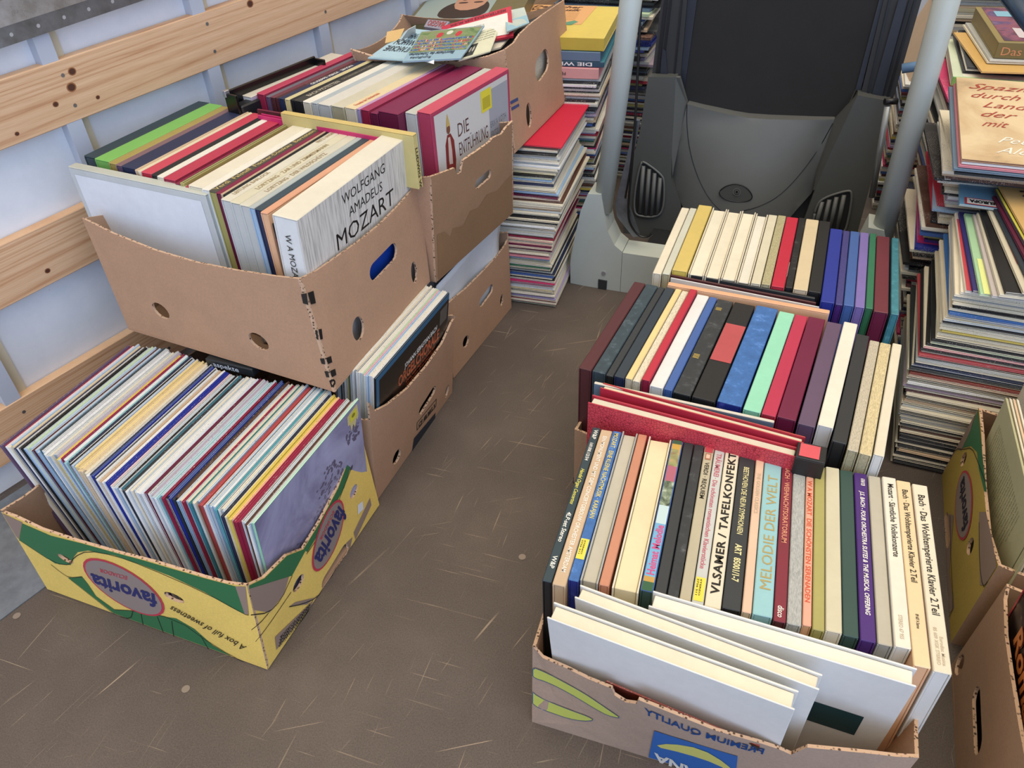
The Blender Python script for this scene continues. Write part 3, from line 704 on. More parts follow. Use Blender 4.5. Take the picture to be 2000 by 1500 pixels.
def frame(O, X, Z=Vector((0, 0, 1))):
    X = X.normalized(); Y = Z.cross(X).normalized(); Z2 = X.cross(Y).normalized()
    return Matrix(((X.x, Y.x, Z2.x, O.x), (X.y, Y.y, Z2.y, O.y), (X.z, Y.z, Z2.z, O.z), (0, 0, 0, 1)))
def toptext(mb, T, L, H, tx, off=.0005):
    st, mode, a, b, x0, x1, m = tx[:7]; kw = tx[7] if len(tx) > 7 else {}
    f = lambda u, v: (u, v, H+off)
    if mode == 'down': text(mb, f, st, (T*x0, L*(1-a)), (0, -L*(b-a)), (T*(x1-x0), 0), m, **kw)
    else: text(mb, f, st, (T*x1, L*a), (0, L*(b-a)), (-T*(x1-x0), 0), m, **kw)
def boxset(M4, T, L, H, kind, top, side, label, name='record_box_set', cat='record box set', group=None, texts=(), end=None, mkind='paper', tray='ivory', extra=None):
    """a box of records standing on edge; local x thickness, y length, z up"""
    mt = paper(C.get(top, top), .5, mkind); ms = paper(C.get(side, side), .5, mkind); me = paper(C.get(end or side, end or side), .5, mkind); mtr = paper(C.get(tray, tray), .6)
    t = thing(name, (0, 0, 0), label, cat, group); t.matrix_world = M4
    bd = min(.0026, T*.14)
    cv = MB(); tr = MB()
    if kind == 'case':
        cv.box(0, T, 0, L, H-.003, H, mt, .0012); cv.box(0, bd, 0, L, 0, H-.003, ms, .0006); cv.box(T-bd, T, 0, L, 0, H-.003, ms, .0006)
        tr.box(bd+.0002, T-bd-.0002, .001, L-.001, .002, H-.0035, me, .0006)
    elif kind == 'open':
        cv.box(0, bd, 0, L, 0, H, ms, .0008, {'+z': mt}); cv.box(T-bd, T, 0, L, 0, H, ms, .0008, {'+z': mt}); cv.box(bd, T-bd, 0, L, 0, .003, ms)
        tr.box(bd+.0005, T-bd-.0008, .004, L-.004, .0035, H-.0045, mtr, .001)
    elif kind == 'half':   # lid over one half of the thickness
        cv.box(0, T*.62, 0, L, 0, H, ms, .0012, {'+z': mt, '-y': me}); tr.box(T*.62+.0006, T, .0015, L-.0015, 0, H-.0015, mtr, .0012)
    for tx in texts: toptext(cv, T, L, H, tx)
    if extra: extra(cv, T, L, H)
    cv.build('cover', t, loc=(0, 0, 0)); tr.build('tray', t, loc=(0, 0, 0)); return t
_sl = {}
def sleeve(M4, T, L, H, top, side, label, group, end=None, name='record_sleeve', texts=(), extra=None, cat='record sleeve', mk='print', parent=None):
    key = (round(T, 4), L, H, top, side, end, mk)
    if key in _sl and not texts and not extra:
        o = bpy.data.objects.new(name, _sl[key]); COL.objects.link(o)
    else:
        mb = MB(); mt = paper(C.get(top, top), .5, mk); ms = paper(C.get(side, side), .4); me = paper(C.get(end or side, end or side), .5)
        mb.box(0, T*.42, 0, L, 0, H, ms, T*.12, {'+z': mt, '-y': me}); mb.box(T*.42, T*.92, .0006, L-.0006, 0, H-.0008, ms, T*.12, {'+z': mt, '-y': me})
        for tx in texts: toptext(mb, T, L, H, tx)
        if extra: extra(mb, T, L, H)
        o = mb.build(name, loc=(0, 0, 0))
        if not texts and not extra: _sl[key] = o.data
    o.matrix_world = M4; return tag(o, label, cat, group)

class Row:
    """far edge of the row's tops between two image points A,B; near-left corner at N; tops at height z"""
    def __init__(s, A, B, Nn, z, L=None, ang=None):
        s.A = P(*A, z); s.B = P(*B, z); s.pA = A; s.pB = B; s.u = (s.B-s.A).normalized(); s.z = z
        n = P(*Nn, z); d = n-s.A
        s.l = Vector((-s.u.y, s.u.x, 0)); s.L = L or abs(d.dot(s.l))
    def t(s, px):
        k = (px-s.pA[0])/(s.pB[0]-s.pA[0]); y = s.pA[1]+k*(s.pB[1]-s.pA[1]); return (P(px, y, s.z)-s.A).dot(s.u)
    def place(s, x0, x1, L, H, zb=None, dl=0, dz=0, tilt=0, yaw=0):
        """x0,x1: image x of the left and right edges on the far line -> matrix, thickness"""
        a = s.t(x0); b = s.t(x1); T = b-a
        c, si = math.cos(yaw), math.sin(yaw); X = Vector((s.u.x*c-s.u.y*si, s.u.x*si+s.u.y*c, 0)); Y = Vector((-X.y, X.x, 0))
        ztop = s.z+dz; Zt = (Vector((0, 0, 1))*math.cos(tilt)-X*math.sin(tilt)); 
        O = s.A+s.u*a-Y*(L+dl); O.z = ztop; O = O-Zt*H
        Xt = X*math.cos(tilt)+Vector((0, 0, 1))*math.sin(tilt)
        return Matrix(((Xt.x, Y.x, Zt.x, O.x), (Xt.y, Y.y, Zt.y, O.y), (Xt.z, Y.z, Zt.z, O.z), (0, 0, 0, 1))), T-.0006
K = dict(shear=.15)
def heim(mb, T, L, H):
    f = lambda u, v: (u, v, H+.0003)
    def q(y0, y1, m, o=0): mb.add([(.0015, L*y0, H+.0003+o), (T-.0015, L*y0, H+.0003+o), (T-.0015, L*y1, H+.0003+o), (.0015, L*y1, H+.0003+o)], [[0, 1, 2, 3]], m)
    q(.0, .05, flat('#2f5a3c')); q(.05, .08, flat('#b8924a')); q(.08, .40, flat('#6fa6c8')); q(.40, .52, flat('#b9cfd0')); q(.52, .69, splash('tree_print', [(.35, '#2c3a2c'), (.55, '#7d8c74'), (.7, '#c2cdb8')], 60, .5)); q(.69, .80, flat('#a86070'))
    q(.80, .93, splash('field_print', [(.35, '#8a5a50'), (.5, '#8c9460'), (.7, '#c8966c')], 50, .5)); q(.93, .97, flat('#c09a48')); q(.97, 1, flat('#3c5a40'))
def yellab(y0, y1):
    def f(mb, T, L, H):
        mb.add([(T*.08, L*y0, H+.0006), (T*.92, L*y0, H+.0006), (T*.92, L*y1, H+.0006), (T*.08, L*y1, H+.0006)], [[0, 1, 2, 3]], flat('#e0cf4c', .5))
        text(mb, lambda u, v: (u, v, H+.0009), 'STEREO', (T*.45, L*y1-.003), (0, -(L*(y1-y0)-.012)), (T*.14, 0), INK, bold=.02)
        text(mb, lambda u, v: (u, v, H+.0009), '2726 511', (T*.2, L*y1-.003), (0, -(L*(y1-y0)-.012)), (T*.14, 0), INK, bold=.02)
    return f
def verdi(mb, T, L, H):
    def q(x0, x1, y0, y1, m, o): mb.add([(T*x0, L*y0, H+o), (T*x1, L*y0, H+o), (T*x1, L*y1, H+o), (T*x0, L*y1, H+o)], [[0, 1, 2, 3]], m)
    q(.08, .92, .955, .998, flat('#b5404a'), .0005); q(.2, .8, .90, .948, flat('#a06a50'), .0005); q(.3, .7, .91, .94, flat('#d8b8a0'), .0007)
def redtab(mb, T, L, H):
    mb.add([(T*.05, L*.955, H+.0005), (T*.95, L*.955, H+.0005), (T*.95, L*.998, H+.0005), (T*.05, L*.998, H+.0005)], [[0, 1, 2, 3]], flat('#b8323c'))
RPF = flat('#b85a6a'); OCH = flat('#a8945a', .4); ORI = flat('#c8502e'); CRT = flat('#b8a890', .5); PKT = flat('#c06078')
G1 = 'box sets in the front right box'
R1T = .302
row1 = Row((1158, 833), (1812, 945), (1062, 1140), R1T)
L1 = .333; H1 = .292
items = [
 (1158, 1174, 'case', 'darkteal', 'black', 'Handel organ concertos box set, narrow black spine, leftmost of the front right row', [('W&P', 'down', .02, .09, .3, .8, WHITEINK), ('169.008.1/2/3/4', 'down', .12, .25, .3, .7, WHITEINK, K), ('Handel Organ Concertos', 'down', .31, .55, .25, .7, flat('#d8cf5a'), dict(shear=.4)), ('4LP-set Stereo', 'down', .60, .78, .3, .8, WHITEINK, K), ('W&P', 'down', .86, .93, .3, .8, WHITEINK)], {}),
 (1175, 1197, 'case', 'tan', 'tan', 'beige box set lettered Concertgebouw Orchester Amsterdam between black and blue ones', [('EIN MONUMENT UND MIT DEM CONCERTGEBOUW ORCHESTER AMSTERDAM', 'down', .05, .93, .35, .7, WHITEINK)], {}),
 (1197.5, 1215, 'case', 'denim', 'royal', 'worn blue box set lettered MOZART EINE KLEINE NACHTMUSIK KARAJAN with yellow label', [('MOZART · EINE KLEINE NACHTMUSIK · KARAJAN', 'down', .02, .63, .25, .75, flat('#d8c870'))], dict(mkind='worn', extra=yellab(.12, .24))),
 (1216, 1246, 'open', 'grey', 'grey', 'blank grey-beige slipcase right of the blue Mozart box set', [], dict(tray='#b8b2a0')),
 (1247, 1264, 'case', 'salmon', 'salmon', 'plain salmon box set with no lettering, front right row', [], {}),
 (1268, 1312, 'open', 'ivory', 'cream', 'thick cream box set with protruding cover boards left of the Heimat Melodie set', [], dict(tray='#dccfa8')),
 (1313, 1335, 'case', 'blue', 'darkgreen', 'box set with painted landscape spine lettered Heimat Melodie in pink', [('Heimat Melodie', 'up', .09, .39, .2, .8, flat('#c04c80'), dict(bold=.03))], dict(extra=heim)),
 (1336, 1356, 'case', 'charcoal', 'black', 'plain charcoal box set right next to the Heimat Melodie spine', [], {}),
 (1357, 1376, 'case', 'charcoal', 'black', 'scuffed black box set left of the Verdi Requiem', [], dict(mkind='worn')),
 (1377, 1396, 'case', '#b3aa90', 'khaki', 'khaki box set lettered VERDI REQUIEM with small red portrait at the top', [('VERDI · REQUIEM', 'down', .12, .38, .3, .75, INK)], dict(extra=verdi)),
 (1397, 1417, 'case', 'palegrey', 'palegrey', 'pale grey box set lettered Träumerei in pink with a yellow label', [('TRÄUMEREI', 'down', .03, .20, .25, .75, RPF), ('· Die schönsten romantischen Klavierstücke', 'down', .21, .80, .25, .7, RPF)], dict(extra=yellab(.02, .15))),
 (1418, 1445, 'case', 'cream', 'beige', 'cream box set with VLSAMER / TAFELKONFEKT handwritten in black marker', [('VLSAMER / TAFELKONFEKT', 'up', .07, .99, .25, .78, INK, dict(bold=.03, spacing=1.1))], {}),
 (1446, 1477, 'case', 'charcoal', 'black', 'black box set lettered BEETHOVEN DIE NEUN SYMPHONIEN ART 85001/1-7', [('BEETHOVEN DIE NEUN SYMPHONIEN', 'down', .11, .57, .35, .68, flat('#d8cf98'), dict(shear=.1)), ('ART  85001/1-7', 'down', .63, .85, .35, .72, flat('#d8cf98'), dict(bold=.03))], {}),
 (1478, 1494, 'case', '#d9b79c', 'beige', 'thin peach box set lettered THE GOLDEN CLASSICS beside the Beethoven set', [('THE GOLDEN CLASSICS', 'down', .14, .42, .3, .75, CRT)], {}),
 (1495, 1528, 'case', 'lightblue', 'lightblue', 'light blue box set with large gold letters MELODIE DER WELT', [('MELODIE DER WELT', 'up', .14, .86, .25, .82, OCH, dict(bold=.0))], {}),
 (1529, 1550, 'case', '#7a2434', 'maroon', 'dark red box set lettered BACH WEIHNACHTSORATORIUM in orange', [('BACH · WEIHNACHTSORATORIUM', 'down', .05, .56, .3, .75, flat('#d08c70'), dict(bold=.02)), ('disco', 'down', .92, .98, .3, .8, WHITEINK, K)], {}),
 (1551, 1575, 'case', 'grey', 'grey', 'grey woven cloth box set between the Christmas oratorio and the Mozart serenades', [], dict(mkind='cloth')),
 (1576, 1591, 'case', '#dba088', 'peach', 'narrow peach box set lettered W A MOZART DIE SCHÖNSTEN SERENADEN in red', [('W A MOZART  DIE SCHÖNSTEN SERENADEN', 'down', .13, .88, .2, .8, ORI)], dict(extra=redtab)),
 (1592, 1612, 'case', 'olive', 'olive', 'plain olive yellow box set right of the Mozart serenades', [], {}),
 (1613, 1640, 'case', '#c9c2a6', 'ivory', 'plain cream box set left of the dark green one', [], {}),
 (1641, 1667, 'case', 'darkgreen', 'darkgreen', 'dark green box set left of the purple one', [], {}),
 (1668, 1694, 'case', 'purple', 'purple', 'purple box set lettered J.S. BACH FOUR ORCHESTRA SUITES', [('6768 028', 'down', .04, .09, .5, .8, WHITEINK), ('J.S. BACH - FOUR ORCHESTRA SUITES & THE MUSICAL OFFERING', 'down', .13, .87, .4, .72, WHITEINK, dict(shear=.2, bold=.02))], {}),
 (1697, 1722, 'case', '#b4af9e', 'grey', 'grey-beige plain box set right of the purple Bach set', [], {}),
 (1723, 1750, 'case', 'ivory', 'white', 'white box set lettered Mozart Sämtliche Violinkonzerte', [('Mozart · Sämtliche Violinkonzerte', 'down', .05, .52, .35, .78, INK), ('STEREO 67 955', 'down', .84, .96, .35, .6, CRT)], {}),
 (1751, 1779, 'case', '#dcc49a', 'peach', 'pale peach box set lettered Bach Das Wohltemperierte Klavier 2.Teil', [('Bach · Das Wohltemperierte Klavier 2.Teil', 'down', .06, .60, .35, .75, INK), ('89 607 A Stereo', 'down', .76, .83, .4, .6, INK)], {}),
 (1782, 1812, 'case', 'cream', 'white', 'cream Bach Wohltemperierte Klavier box set with white side, rightmost of the front row', [('Bach · Das Wohltemperierte Klavier 2.Teil', 'down', .07, .74, .3, .75, INK), ('Eurodisc Musica', 'down', .84, .97, .55, .75, CRT), ('85 609 XGK STEREO', 'down', .80, .97, .25, .45, CRT)], {}),
]
for i, (a, b, kd, top, side, lab, tx, kw) in enumerate(items):
    kk = i/(len(items)-1); Li = L1-(.020 if 6 <= i <= 23 else .012 if 2 <= i <= 5 else .0); M4, T = row1.place(a, b, Li, H1, dl=R.uniform(-.003, .003), dz=R.uniform(-.002, .001)-(.004 if i in (22,) else 0), yaw=.045*(.5-kk)*-1*0)
    boxset(M4, T, Li, H1, kd, top, side, lab, texts=tx, **kw)
# ---- crosswise items: thickness direction runs away from the camera
def cross(pL, pR, z, T, H, kind, top, side, label, lean=0, L=None, **kw):
    """pL,pR: image points of the front top edge; the slab lies behind that edge"""
    a = P(*pL, z); b = P(*pR, z); Yd = (a-b).normalized(); L = L or (a-b).length
    X = Vector((-Yd.y, Yd.x, 0))
    if X.y < 0: X = -X
    # local x = away from camera, y = from right to left
    Zt = Vector((0, 0, 1))*math.cos(lean)-X*math.sin(lean); Xt = X*math.cos(lean)+Vector((0, 0, 1))*math.sin(lean)
    Y = Zt.cross(Xt); O = (b if Y.dot(Yd) > 0 else a)-Zt*H
    M4 = Matrix(((Xt.x, Y.x, Zt.x, O.x), (Xt.y, Y.y, Zt.y, O.y), (Xt.z, Y.z, Zt.z, O.z), (0, 0, 0, 1)))
    if kind == 'sleeve': return sleeve(M4, T, L, H, top, side, label, None, **kw)
    return boxset(M4, T, L, H, kind, top, side, label, **kw)
def facepx(M4, L, H):
    """surface of the side facing the camera (local x=0), u from the left, v from the bottom"""
    q = lambda y, z: M4 @ Vector((0, y, z)); return Surf(q(L, 0), q(0, 0), q(L, H), q(0, H))
ln = .13
W1_ = dict(mkind='paper')
def darksq(mb, T, L, H):
    mb.add([(-.0005, .035, H-.175), (-.0005, .105, H-.175), (-.0005, .105, H-.115), (-.0005, .035, H-.115)], [[0, 1, 2, 3]], flat('#123c40', .5))
def whiteback(mb, T, L, H): pass
cross((1256, 1181), (1790, 1342), .304, .026, .285, 'open', 'white', 'white', 'large white box set standing crosswise with dark green square, rearmost of three white ones', lean=.10, L=.335, extra=darksq, tray='#dcd8c8')
cross((1104, 1160), (1600, 1348), .304, .022, .285, 'open', 'ivory', 'white', 'cream topped white box set crosswise between two others in front of the spines', lean=.13, L=.325, tray='cream')
cross((1043, 1197), (1552, 1387), .302, .026, .28, 'open', 'ivory', 'white', 'frontmost crosswise white box set, its pale cover towards the camera', lean=.13, L=.325, tray='cream')
def brownpic(mb, T, L, H):
    f = lambda y, z, o: (-o, y, z)
    mb.add([f(.0, H-.001, .0004), f(.0, .02, .0004), f(.17, .02, .0004), f(.17, H-.001, .0004)], [[0, 1, 2, 3]], flat('#7a3018', .45))
    mb.add([f(.0, H-.003, .0008), f(.0, .02, .0008), f(.06, .02, .0008), f(.06, H-.003, .0008)], [[0, 1, 2, 3]], splash('figure_print', [(.4, '#140f10'), (.52, '#3a2018'), (.6, '#b8a898'), (.7, '#e0d8d0')], 24, 1))
cross((1182, 1331), (1484, 1458), .193, .003, .12, 'sleeve', 'rust', 'rust', 'reddish brown sleeve with dark picture standing lowest against the front cardboard', lean=.30, extra=brownpic)

# ---- second row
row2 = Row((1240, 548), (1765, 655), (1144, 735), .335)
L2 = .318; H2 = .31
def redlabel(mb, T, L, H):
    mb.add([(T*.04, L*.36, H+.0006), (T*.98, L*.36, H+.0006), (T*.98, L*.75, H+.0006), (T*.04, L*.75, H+.0006)], [[0, 1, 2, 3]], paper('#b04c4e'))
items = [
 (1240, 1262, 'case', 'maroon', 'maroon', 'dark maroon box set, leftmost of the middle row', {}),
 (1263, 1286, 'case', 'slate', 'slate', 'slate blue cloth box set next to the maroon one, middle row', dict(mkind='worn')),
 (1287, 1300, 'case', 'charcoal', 'black', 'black textured box set between two dark blue ones, middle row', dict(mkind='cloth')),
 (1301, 1319, 'case', '#2a3640', 'navy', 'dark navy box set left of the pale yellow one, middle row', {}),
 (1320, 1332, 'case', 'paleyellow', 'cream', 'thin pale yellow box set, middle row', {}),
 (1333, 1346, 'case', 'cream', 'cream', 'cream linen box set left of the thin red one, middle row', dict(mkind='cloth')),
 (1348, 1362, 'case', 'red', 'crimson', 'thin red box set standing slightly higher, middle row', dict(up=.008)),
 (1363, 1386, 'case', 'white', 'white', 'white box set between red and blue ones, middle row', {}),
 (1387, 1402, 'case', 'blue', 'blue', 'plain blue box set right of the white one, middle row', {}),
 (1403, 1434, 'case', 'charcoal', 'black', 'thick worn black album with faded gilt bands, middle row', dict(mkind='worn', texts=[('IIII', 'down', .10, .13, .15, .5, GOLD), ('IIII', 'down', .62, .66, .15, .5, GOLD)])),
 (1436, 1476, 'case', 'black', 'black', 'thick black album with a faded red label panel on its spine', dict(mkind='cloth', extra=redlabel)),
 (1478, 1520, 'case', 'denim', 'royal', 'thick worn blue cloth album, middle row', dict(mkind='worn')),
 (1523, 1553, 'case', 'mint', 'mint', 'mint green box set, middle row', {}),
 (1554, 1579, 'case', '#b32e4c', 'red', 'bright red box set right of the mint green one', {}),
 (1580, 1613, 'case', '#6a1038', 'burgundy', 'burgundy velvet box set, middle row', {}),
 (1616, 1646, 'case', 'plum', 'plum', 'dusty purple box set, middle row', {}),
 (1648, 1675, 'case', 'ivory', 'white', 'white box set right of the dusty purple one, middle row', dict(up=.005)),
 (1677, 1702, 'case', '#2b2d2f', 'black', 'black box set right of the white one, middle row', dict(fw=.022)),
 (1704, 1723, 'case', '#b9b09a', 'khaki', 'grey-beige linen box set, third from the right end of the middle row', dict(mkind='cloth', fw=.035)),
 (1724, 1745, 'case', '#cbbb90', 'khaki', 'yellow-beige linen box set, second from the right end of the middle row', dict(mkind='cloth', fw=.035)),
 (1747, 1765, 'case', 'cream', 'white', 'white ended cream box set, rightmost of the middle row', dict(fw=.03)),
]
for i, (a, b, kd, top, side, lab, kw) in enumerate(items):
    kw = dict(kw); up = kw.pop('up', 0); fw = kw.pop('fw', 0)
    M4, T = row2.place(a, b, L2, H2, dz=up+R.uniform(-.002, .001), dl=fw+R.uniform(-.003, .003)); boxset(M4, T, L2, H2, kd, top, side, lab, **kw)
# crosswise in front of the second row
LIZ = lizard()
cross((1160, 748), (1512, 825), .336, .006, .30, 'case', '#cfc8b8', 'bluegrey', 'thin white edged board standing crosswise before the middle row', lean=.0)
def lizf(mb, T, L, H):
    mb.add([(-.0005, .001, .01), (-.0005, L-.001, .01), (-.0005, L-.001, H-.001), (-.0005, .001, H-.001)], [[3, 2, 1, 0]], LIZ)
cross((1172, 757), (1570, 865), .338, .016, .31, 'open', 'orange', 'red', 'orange-red edged album standing crosswise behind the red lizard skin album', lean=.0, tray='#cfc6ae')
t = cross((1148, 786), (1556, 893), .33, .024, .31, 'open', '#b8404a', 'red', 'large red lizard skin album with thick cream pages, crosswise before the middle row', lean=.0, tray='#cfc8b4', extra=lizf)
def capl(mb, T, L, H): 
    mb.add([(.004, .01, H+.0006), (T-.004, .01, H+.0006), (T-.004, .04, H+.0006), (.004, .04, H+.0006)], [[0, 1, 2, 3]], paper('#d0545c'))
cross((1560, 893), (1612, 905), .337, .038, .31, 'case', 'black', 'black', 'black album end with a small coral patch beside the red lizard skin album', L=.045, extra=capl)

# ---- third row
row3 = Row((1335, 397), (1757, 450), (1280, 520), .345)
L3 = .312; H3 = .315
items = [
 (1335, 1350, 'case', 'cream', 'cream', 'narrow cream box set, leftmost of the back row', dict(fw=.02)),
 (1351, 1364, 'case', '#c3c3b2', 'khaki', 'narrow grey-green box set, second of the back row', dict(fw=.015)),
 (1365, 1391, 'case', '#cbb465', 'yellow', 'mustard yellow box set, back row', {}),
 (1393, 1421, 'open', 'ivory', 'cream', 'cream box set with raised boards right of the mustard one', dict(tray='#dcd5be')),
 (1422, 1449, 'open', 'ivory', 'cream', 'stained cream box set with raised boards, second right of the mustard one', dict(tray='#dad2ba')),
 (1450, 1477, 'open', 'ivory', 'cream', 'cream box set with raised boards, third right of the mustard one', dict(tray='#dcd5be')),
 (1478, 1501, 'open', 'ivory', 'cream', 'whiter box set with raised boards, fourth right of the mustard one', dict(tray='#d8d4c4')),
 (1502, 1519, 'case', '#cdc6ac', 'cream', 'cream box set left of the khaki cloth one, back row', {}),
 (1520, 1536, 'case', '#aaa27c', 'khaki', 'khaki ribbed cloth box set, back row', dict(mkind='cloth')),
 (1537, 1560, 'case', '#b8203a', 'red', 'bright red box set, back row', {}),
 (1561, 1574, 'case', 'black', 'black', 'narrow scuffed black box set between red and cream, back row', dict(mkind='worn')),
 (1575, 1600, 'case', '#cdbc98', 'beige', 'beige box set between two black ones, back row', {}),
 (1601, 1623, 'case', 'black', 'black', 'wide black box set left of the royal blue one, back row', {}),
 (1624, 1648, 'case', 'royal', 'royal', 'royal blue box set, back row', dict(fw=.03)),
 (1649, 1662, 'case', '#3f3c78', 'purple', 'dark violet speckled cloth box set, back row', dict(mkind='cloth', fw=.03)),
 (1663, 1681, 'case', 'blue', 'blue', 'mid blue box set between violet and lavender ones, back row', dict(fw=.03)),
 (1682, 1699, 'case', 'lavender', 'lavender', 'lavender box set, back row', dict(fw=.03)),
 (1700, 1713, 'case', '#2f7050', 'green', 'narrow green box set, back row', dict(fw=.03)),
 (1714, 1739, 'case', '#6a2c36', 'burgundy', 'dusty burgundy box set, back row', dict(fw=.035)),
 (1743, 1757, 'case', 'teal', 'teal', 'teal box set leaning at the right end of the back row', dict(fw=.035, mkind='worn')),
]
for i, (a, b, kd, top, side, lab, kw) in enumerate(items):
    kw = dict(kw); up = kw.pop('up', 0); fw = kw.pop('fw', 0)
    M4, T = row3.place(a, b, L3, H3, dz=up+R.uniform(-.002, .001), dl=fw+R.uniform(-.002, .002)); boxset(M4, T, L3, H3, kd, top, side, lab, **kw)
cross((1305, 528), (1592, 583), .338, .008, .3, 'sleeve', 'black', 'charcoal', 'thin black sleeve standing crosswise before the back row', L=.30, mk='paper')
cross((1304, 536), (1594, 592), .336, .006, .3, 'sleeve', 'maroon', 'maroon', 'thin maroon sleeve crosswise before the back row, behind the white edge', L=.30, mk='paper')
cross((1302, 541), (1600, 600), .334, .004, .3, 'sleeve', 'white', 'white', 'thin white sleeve crosswise behind the peach box set', L=.30, mk='paper')
cross((1305, 556), (1620, 612), .34, .012, .31, 'case', '#dba880', 'peach', 'peach box set standing crosswise between the middle and back rows', L=.318)
STUFF = MB()
# ================================================================== SLEEVES IN THE YELLOW BOX
def P3(px, py, z): return P(px, py, z)
seq = '''plum crimson pink cream cream paleyellow navy black black black cream cream palegreen cream cream maroon cream cream slate black navy white darkgreen cream cream cream mauve mauve
yellow cream crimson skyblue white lightblue charcoal black black cream mauve paleyellow paleyellow paleyellow paleyellow paleyellow paleyellow cream white black navy bluegrey black charcoal palegrey cream tan beige
white royal royal pink offwhite black cream black navy slate charcoal palegrey cream cream cream offwhite white white skyblue burgundy white black mauve cream lightblue lightblue cream crimson black bluegrey bluegrey
charcoal brown cream cream crimson cream cream green cream cream cream brick brick orange cream cream cream white aqua aqua black cream cream charcoal cream yellow yellow peach crimson crimson crimson black cream brown black cream'''.split()
endc = dict(plum='plum', crimson='crimson', royal='royal', teal='teal', aqua='lightblue', yellow='yellow', black='white', cream='skyblue', paleyellow='beige', navy='white', green='teal', maroon='skyblue', bluegrey='royal', brick='rust', mauve='palegrey', charcoal='navy', slate='teal', brown='brown')
ZT = .305
A0 = P(2, 868, ZT); A1 = P(491, 1024, ZT)
uF = (A1-A0); WF = uF.length; uF = uF.normalized(); lF = Vector((-uF.y, uF.x, 0))
nS = len(seq); g = 'sleeves in the yellow and green banana box'
for i, c in enumerate(seq):
    k = i/(nS-1); tilt = -.20*(1-k)**1.1+.075*k   # tops towards the wall
    ct, st = math.cos(tilt), math.sin(tilt)
    Z = Vector((0, 0, ct))+uF*st; X = uF*ct-Vector((0, 0, st)); 
    T = WF/nS*.97*math.cos(tilt)
    dl = R.uniform(-.004, .004)+(.010*math.sin(k*9) if k < .9 else 0); dz = R.uniform(-.004, .001)
    O = A0+uF*(WF*k*(nS-1)/nS-WF/nS*.0)+lF*dl+Vector((0, 0, dz)); O = O-Z*.297
    if c == 'yellow' and i == 28: dl -= .01
    M4 = Matrix(((X.x, lF.x, Z.x, O.x), (X.y, lF.y, Z.y, O.y), (X.z, lF.z, Z.z, O.z), (0, 0, 0, 1)))
    n = nS-i+1
    sleeve(M4, round(T, 4), .313, .297, c, endc.get(c, 'white') if i % 3 else c, '%s edged sleeve, %s from the aisle in the yellow printed box' % (cn(c), ordw(n)), g, end=endc.get(c, 'white') if c not in ('cream', 'white', 'mauve') else ['skyblue', 'white', 'bluegrey', 'beige', 'palegrey', 'charcoal', 'tan', 'white'][(i*5) % 8])
# purple landscape cover at the aisle end
def purp(mb, T, L, H):
    m = splash('misty_landscape', [(.30, '#6e6a86'), (.45, '#85829e'), (.58, '#9c9ab6'), (.72, '#a9a8c4')], 5, 1.2, .25, (1, 1, 1))
    f = lambda y, z, o: (T+o, y, z)
    def poly(pts, mm, o): vs, fs = tri2d(pts, [], 0); mb.add([f(a*L, b*H, o) for a, b in vs], fs, mm)
    poly([(.004, .004), (.996, .004), (.996, .996), (.004, .996)], m, .0004)
    tree = flat('#625a70', .3); rr = random.Random(3)
    for cx, cy, n, s in ((.62, .66, 60, .13), (.50, .50, 26, .07), (.22, .42, 46, .10), (.90, .80, 36, .07), (.80, .55, 16, .05)):
        for k in range(n):
            a = rr.uniform(0, 6.3); r = s*rr.random()**.6; x = cx+r*math.cos(a)*1.1; y = cy+r*math.sin(a)
            if .02 < x < .97 and .05 < y < .97: poly(ell(x, y, rr.uniform(.006, .02), rr.uniform(.006, .014), rr.uniform(0, 3), 7), tree, .0006+k*1e-6)
    for k in range(6): poly([(.58+k*.028, .34+.02*(k % 2)), (.584+k*.028, .34), (.575+k*.028, .52-.03*abs(k-2)), (.57+k*.028, .52-.03*abs(k-2))], flat('#c9c8dc', .3), .0009)
    for k in range(5):
        pts = [(.25+k*.02+.5*t, .30+k*.03+.25*math.sin(t*2.2)) for t in [j/8 for j in range(9)]]; poly(stroke(pts, .004, True), flat('#aeacc6', .3), .0008+k*1e-5)
    poly([(.86, .97), (.97, .985), (.975, .90), (.96, .86), (.95, .885), (.925, .83), (.91, .87), (.885, .83), (.88, .89), (.855, .90)], flat('#cdbd86', .4), .0010)
    poly([(.885, .955), (.955, .965), (.957, .905), (.887, .895)], flat('#d8cf3c', .4), .0012)
    poly(ell(.92, .935, .018, .014), flat('#8a8030', .4), .0014)
O = A1+uF*.0015-Vector((0, 0, .311)); tl = .085
Z = Vector((0, 0, 1))*math.cos(tl)+uF*math.sin(tl); X = uF*math.cos(tl)-Vector((0, 0, math.sin(tl)))
O = A1+uF*.0015+Vector((0, 0, .004))-Z*.30
sleeve(Matrix(((X.x, lF.x, Z.x, O.x), (X.y, lF.y, Z.y, O.y), (X.z, lF.z, Z.z, O.z), (0, 0, 0, 1))), .004, .315, .30, 'ivory', 'mint', 'record sleeve with misty purple tree landscape cover and yellow rosette sticker', g, end='palegreen', extra=purp, mk='paper')

